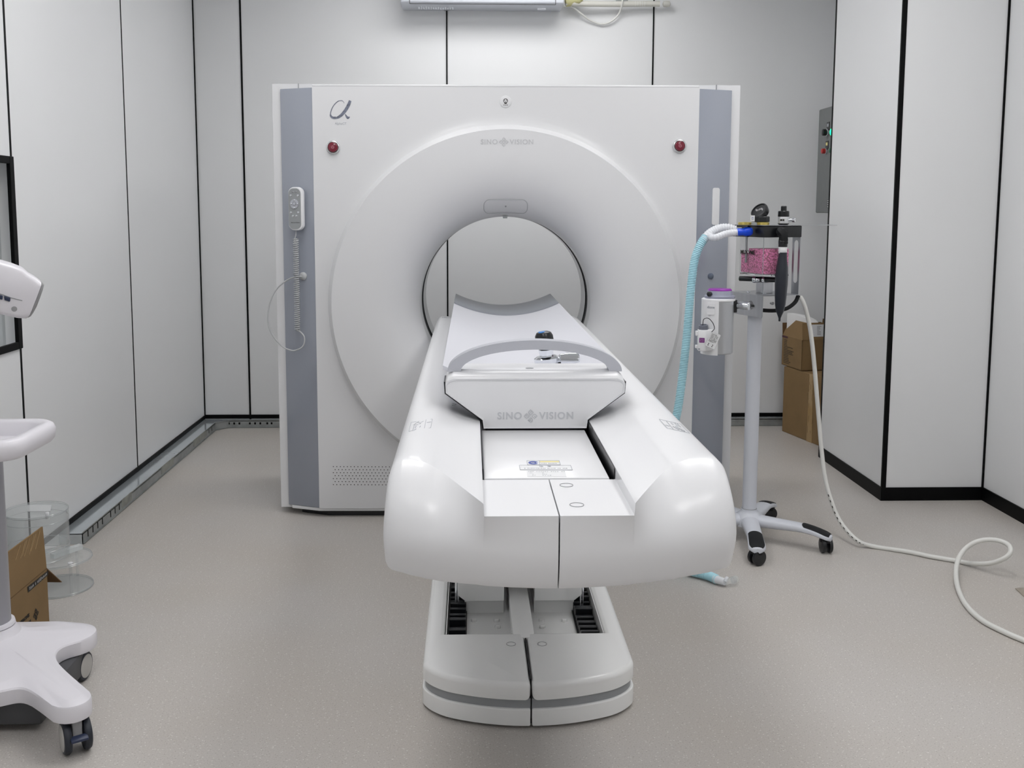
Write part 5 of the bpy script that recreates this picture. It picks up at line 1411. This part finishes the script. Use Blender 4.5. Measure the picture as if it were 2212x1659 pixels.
for (tp, ang) in ((tipA, 20), (tipB, -8), (Vector((SX-.15, SY_-.0, 0)), 40), (Vector((SX-.20, SY_-.17, 0)), -30)):
    a = math.radians(ang); w = Vector((math.cos(a), math.sin(a), 0)); f = Vector((-w.y, w.x, 0)); c = Vector((tp.x, tp.y, .0395)); 
    if tp is tipA: c = Vector((P(163, 1437, Z=.04).x, P(163, 1437, Z=.04).y, .0395)); w = Vector((.9945, -.1045, 0)); f = Vector((.1045, .9945, 0))
    if tp is tipB: c = Vector((P(150, 1605, Z=.04).x, tp.y-.005, .0395)); w = Vector((.839, .545, 0)); f = Vector((-.545, .839, 0))
    cs = obj('castor_fork', box(BM(), (-.011, -.022, .030), (.011, .022, .082), .004, M=Matrix((w, f, EZ)).transposed().to_4x4() @ Matrix.Identity(4)) , m_injg, None, 30)
    cs.data.transform(Matrix.Translation(Vector((c.x, c.y, 0))-ORG[st_.name])); cs.parent = st_; ORG[cs.name] = ORG[st_.name]; cs.name = 'castor_fork'; ORG[cs.name] = ORG[st_.name]
    for s in (-1, 1):
        o = c+w*s*.013
        wh = obj('castor_wheel', lathe(BM(), [(.030, 0), (.036, .0015), (.039, .006), (.039, .012), (.036, .0165), (.030, .018)], o, w*s, 36), m_tyre, cs, 40)
        wh2 = obj('wheel_disc', lathe(BM(), [(.0305, .0165), (.0305, .0185), (.028, .0195), (.001, .0200)], o, w*s, 36), m_injg if False else mat('castor_disc', sr(186, 184, 180), .4) if 'castor_disc' not in bpy.data.materials else bpy.data.materials['castor_disc'], cs, 40)
    bk_ = BM(); fr = -f if (-f).dot(CAM-c) > 0 else f
    prism(bk_, [c+w*-.019+fr*.030+EZ*.008, c+w*.019+fr*.030+EZ*.008, c+w*.019+fr*.046+EZ*.002, c+w*-.019+fr*.046+EZ*.002], (0, 0, .006), .002)
    obj('brake_pedal', bk_, m_navy, cs, 30, label='navy blue brake pedal')
# tray
ty0, ty1 = P(40, 957, Z=.72).y, P(40, 903, Z=.72).y; tx1 = P(73, 940, Z=.715).x
tcx, tcy, thx, thy = tx1-.17, (ty0+ty1)/2, .17, (ty1-ty0)/2
bm = BM(); R = []
for ins, z, r in ((.022, .670, .05), (.010, .672, .055), (.002, .682, .06), (0, .704, .06), (.004, .716, .06), (.012, .721, .055), (.028, .720, .045), (.035, .714, .042), (.046, .684, .035), (.055, .681, .03)):
    R.append([bm.verts.new((x, y, z)) for x, y in rrect(tcx, tcy, thx-ins, thy-ins, r, 7)])
for a, b in zip(R, R[1:]):
    for k in range(len(a)): bm.faces.new((a[k], a[(k+1) % len(a)], b[(k+1) % len(a)], b[k]))
bm.faces.new(R[0][::-1]); bm.faces.new(R[-1])
obj('tray', bm, m_inj, st_, 40)
obj('upper_arm', tube(BM(), crv([(SX-.02, SY_, .80), (SX-.03, SY_-.02, .95), (SX-.01, SY_-.06, 1.02)], 8), .035, 20), mat('dark_arm', sr(60, 66, 68), .4), st_, 50)
# injector head
iy = SY_-.12
ih = thing('contrast_injector', 'white contrast injector with grey end cap tilted down on the left stand', 'injector', tuple(P(20, 630, Y=iy)))
NH = Vector((-.46, .888, 0)).normalized(); UH = Vector((NH.y, -NH.x, 0)); HO = P(20, 630, Y=iy)
def ip(px, py, off=0.): return on_plane(px, py, HO, NH)+NH*off
outl = [(-95, 528), (0, 561), (25, 568), (48, 577), (60, 588), (76, 597), (90, 608.5), (93, 613), (90, 625), (84, 642), (77, 660), (70, 673), (64, 681), (54, 685.5), (35, 684), (0, 676), (-95, 650)]
def hull(off, k):
    c = ip(15, 625); out = []
    for px, py in outl: out.append(c+(ip(px, py)-c)*k+NH*off)
    return out
bm = BM(); secs = [(-.070, .80), (-.066, .90), (-.055, .965), (-.035, .995), (0, 1.0), (.035, .995), (.055, .965), (.066, .90), (.070, .80)]
R = [[bm.verts.new(p) for p in hull(dy, k)] for dy, k in secs]
for a, b in zip(R, R[1:]):
    for k in range(len(a)): bm.faces.new((a[k], a[(k+1) % len(a)], b[(k+1) % len(a)], b[k]))
bm.faces.new(R[0]); bm.faces.new(R[-1][::-1])
# the grey end cap: everything beyond a plane across the tip
pa_, pb_ = ip(82, 611, -.04), ip(54, 684, -.04); dcap = (pb_-pa_).normalized(); ncap = dcap.cross(NH); ncap = ncap if ncap.x > 0 else -ncap; ncap = (ncap+NH*.10).normalized()
b2 = bm.copy()
bmesh.ops.bisect_plane(bm, geom=bm.verts[:]+bm.edges[:]+bm.faces[:], plane_co=pa_, plane_no=ncap, clear_outer=True)
bmesh.ops.holes_fill(bm, edges=[e for e in bm.edges if e.is_boundary])
bmesh.ops.bisect_plane(b2, geom=b2.verts[:]+b2.edges[:]+b2.faces[:], plane_co=pa_+ncap*.0006, plane_no=ncap, clear_inner=True)
bmesh.ops.holes_fill(b2, edges=[e for e in b2.edges if e.is_boundary])
hb_ = obj('head_shell', bm, m_inj, ih, 50)
ec_ = obj('end_cap', b2, m_injg, ih, 50, label='grey end cap with pale slot')
obj('shell_joint', tube(BM(), [ip(-60, 615, -.0705), ip(0, 631, -.0705), ip(21, 638.5, -.0705), ip(44, 644.5, -.0705)], .0010, 5), m_fine, hb_, 60)
obj('keyhole', lathe(BM(), [(.0062, 0), (.0062, .0012), (.0045, .0014)], ip(27, 662, -.0698), -NH, 20), m_injg, hb_, 40)
bm = BM()
for x0_, x1_ in ((-22, 3), (5, 19)):
    prism(bm, [ip(x0_, 633+(x0_)*.25, -.062), ip(x1_, 633+x1_*.25, -.062), ip(x1_-1, 642+x1_*.25, -.062), ip(x0_+1, 642+x0_*.25, -.062)], NH*-.013, .002)
obj('side_latch', bm, m_navy, hb_, 30, label='navy blue latch')
bm = prism(BM(), [ip(-90, 532, -.03), ip(0, 563.5, -.03), ip(30, 572, -.03), ip(46, 578, -.03), ip(40, 581.5, -.03), ip(0, 572, -.03)], NH*.06, .001)
obj('display_panel', bm, mat('display_grey', sr(205, 208, 216), .25), hb_, 30)
bm = prism(BM(), [ip(84.5, 640, -.02), ip(76, 662, -.02), ip(73, 661, -.02), ip(82, 639, -.02)], NH*.03)
obj('cap_recess', bm, m_fine, ec_, 0)

# ================================================================== LEFT CARDBOARD BOX
kx = -1.272
k1 = P(107, 1352, X=kx); k1 = Vector((kx, k1.y, 0)); 
zt1 = P(104, 1131, X=kx).z; zc1 = P(105, 1224, X=kx).z
Yn = P(14, 1197, X=kx).y+.010
lb2 = thing('cardboard_box', 'open brown cardboard box with black printed mark beside the left stand base', 'cardboard box', (kx-.12, (Yn+k1.y)/2, 0))
bm = BM(); x2 = XL+.03; T = .004
box(bm, (kx-T, Yn, 0), (kx, k1.y, zc1)); box(bm, (x2, Yn, 0), (x2+T, k1.y, zc1)); box(bm, (x2, Yn, 0), (kx, Yn+T, zc1)); box(bm, (x2, k1.y-T, 0), (kx, k1.y, zc1)); box(bm, (x2, Yn, 0), (kx, k1.y, T))
obj('box_carton', bm, m_card, lb2, 0)
bm = prism(BM(), [(kx, Yn, zc1), (kx, k1.y, zc1), (kx-.004, k1.y-.004, zt1), (kx-.004, Yn, zt1)], (-T, 0, 0))
fl = obj('box_flap', bm, m_card, lb2, 0)
fp0 = Vector((kx-.002, k1.y, zc1)); fq = P(133, 1258, Y=k1.y+.04)
bm = prism(BM(), [fp0, Vector((kx-.22, k1.y, zc1)), Vector((kx-.2, k1.y+.05, fq.z+.0)), Vector((fq.x, k1.y+.04, fq.z)), ], (0, .004, 0))
obj('box_flap', bm, m_cardd, lb2, 0)
obj('crease', line2(BM(), (kx, Yn, zc1), (kx, k1.y, zc1), .002, EX, .0006), m_cardd, lb2, 0)
def kp(px, py, off=.0008): return P(px, py, X=kx)+EX*off
q = [kp(60, 1280), kp(103, 1242), kp(103.5, 1232), kp(58.5, 1268)]
bl = obj('black_label', prism(BM(), q, (.0006, 0, 0)), m_ink, fl, 0)
ud = (kp(103, 1237)-kp(60, 1274)); ud.x = 0; ud.normalize(); up_ = Vector((0, 0, 1))
c = (q[0]+q[1]+q[2]+q[3])/4+EX*.0008
bm = BM(); random.seed(12); marks(bm, c-ud*.06, c+ud*.06, 16, .008, .0010, EZ, fill=.85)
obj('label_print', bm, m_label, bl, 0)
bm = BM(); c = kp(77, 1327)
sino_mark(bm, c, EY, EZ, .020, .0006)
text_bm(bm, 'SINOVISION', .014, kp(50, 1339), -EY, -EZ, .0004, bold=.0004)
text_bm(bm, '赛诺威盛', .016, kp(56, 1351), -EY, -EZ, .0004)
obj('box_print', bm, m_ink, lb2, 0)
bm = BM(); random.seed(21)
for k in range(7):
    y_ = k1.y-.004-.02*random.random(); z_ = zt1-.005
    line2(bm, (kx-.003, y_-.06*k/3-.02, z_), (kx-.0025, y_-.06*k/3-.055, z_-.03-.02*random.random()), .003, EX, .0006)
obj('clear_tape', bm, m_tape, fl, 0)

# ================================================================== ACRYLIC PIECES behind the box
def disc(name, lab, cx_, cy_, z, r, hgt, parts=None, wall=.0025):
    t = thing(name, lab, 'acrylic holder', (cx_, cy_, z)); return t
dc = P(140, 1262, Z=.01); DR = .105; dcx = P(212, 1247, Z=.01).x-DR; dcy = dc.y
m_rim = mat('acrylic_edge', (.42, .45, .46), .1, spec=.8, coat=.5)
td = thing('acrylic_disc_stand', 'two clear acrylic discs one above the other on the floor behind the cardboard box', 'acrylic stand', (dcx, dcy, 0))
zt_d = P(209, 1188, X=dcx+DR).z if False else .098
def disc_mesh(z, r=DR, cx_=None, cy_=None, t=.005): return lathe(BM(), [(r, 0), (r, t)], (cx_ or dcx, cy_ or dcy, z), EZ, 64)
lower = obj('lower_disc', disc_mesh(.001), m_thin, td, 30)
upper = obj('upper_disc', disc_mesh(zt_d), m_thin, td, 30)
for par, z in ((lower, .001), (upper, zt_d)):
    for zz in (z, z+.005):
        pth = [Vector((dcx+math.cos(a)*DR, dcy+math.sin(a)*DR, zz)) for a in [2*PI*i/64 for i in range(65)]]
        obj('disc_edge', tube(BM(), pth, .0010, 5, caps=False), m_rim, par, 60)
for ang in (75, 195, 315):
    a = math.radians(ang); x, y = dcx+math.cos(a)*DR*.9, dcy+math.sin(a)*DR*.9
    obj('spacer', cyl(BM(), (x, y, .006), (x, y, zt_d), .0045, n=14), m_thin, td, 40)
    obj('spacer_cap', cyl(BM(), (x, y, zt_d+.005), (x, y, zt_d+.011), .008, n=18, bev=.001), m_label, td, 40)
# clear cylinder with lid on the upper disc
ccx = P(146, 1140, Y=dcy).x-.100; ccy = dcy
if ccx-.10 < XL+.005: ccx = XL+.107
CR = .098; cz0, cz1 = zt_d+.0115, P(100, 1104, Y=ccy).z
tcy_ = thing('acrylic_cylinder', 'large clear acrylic cylinder with flat lid, resting on the acrylic discs', 'acrylic container', (ccx, ccy, cz0))
obj('cylinder_wall', lathe(BM(), [(CR, 0), (CR, cz1-cz0), (CR-.004, cz1-cz0), (CR-.004, .004)], (ccx, ccy, cz0), EZ, 64, caps=False), m_thin, tcy_, 40)
lid = obj('lid', lathe(BM(), [(CR+.001, 0), (CR+.001, .005)], (ccx, ccy, cz1), EZ, 64), m_thin, tcy_, 30)
for z, par in ((cz0, None), (cz0+.035, None), (cz1-.025, None), (cz1, lid), (cz1+.005, lid)):
    pth = [Vector((ccx+math.cos(a)*CR, ccy+math.sin(a)*CR, z)) for a in [2*PI*i/64 for i in range(65)]]
    obj('rim', tube(BM(), pth, .0009, 5, caps=False), m_rim, par or tcy_, 60)
obj('lid_peg', cyl(BM(), (ccx+.055, ccy-.045, cz1-.012), (ccx+.055, ccy-.045, cz1+.010), .006, n=14, bev=.001), m_label, lid, 40)
bm = prism(BM(), [(ccx-.02, ccy-.02, cz1+.0052), (ccx+.055, ccy-.02, cz1+.0052), (ccx+.03, ccy+.05, cz1+.0052), (ccx-.05, ccy+.05, cz1+.0052)], (0, 0, .001))
obj('protective_film', bm, glass_thin('film_white', (.95, .95, .95), opac=.55), lid, 0)
# square acrylic rod lying on the upper disc
ra_, rb_ = P(112, 1202, Z=zt_d+.02), P(175, 1180, Z=zt_d+.02)
ra_.z = rb_.z = zt_d+.0125; d = (rb_-ra_).normalized(); n = Vector((-d.y, d.x, 0))*.010
rd = obj('acrylic_rod', prism(BM(), [ra_-n, rb_-n, rb_+n, ra_+n], (0, 0, .016), .001), glass_thin('rod_clear', (.9, .93, .93), opac=.45), None, 0)
tag(rd, 'short square clear acrylic rod lying across the upper acrylic disc', 'acrylic rod')
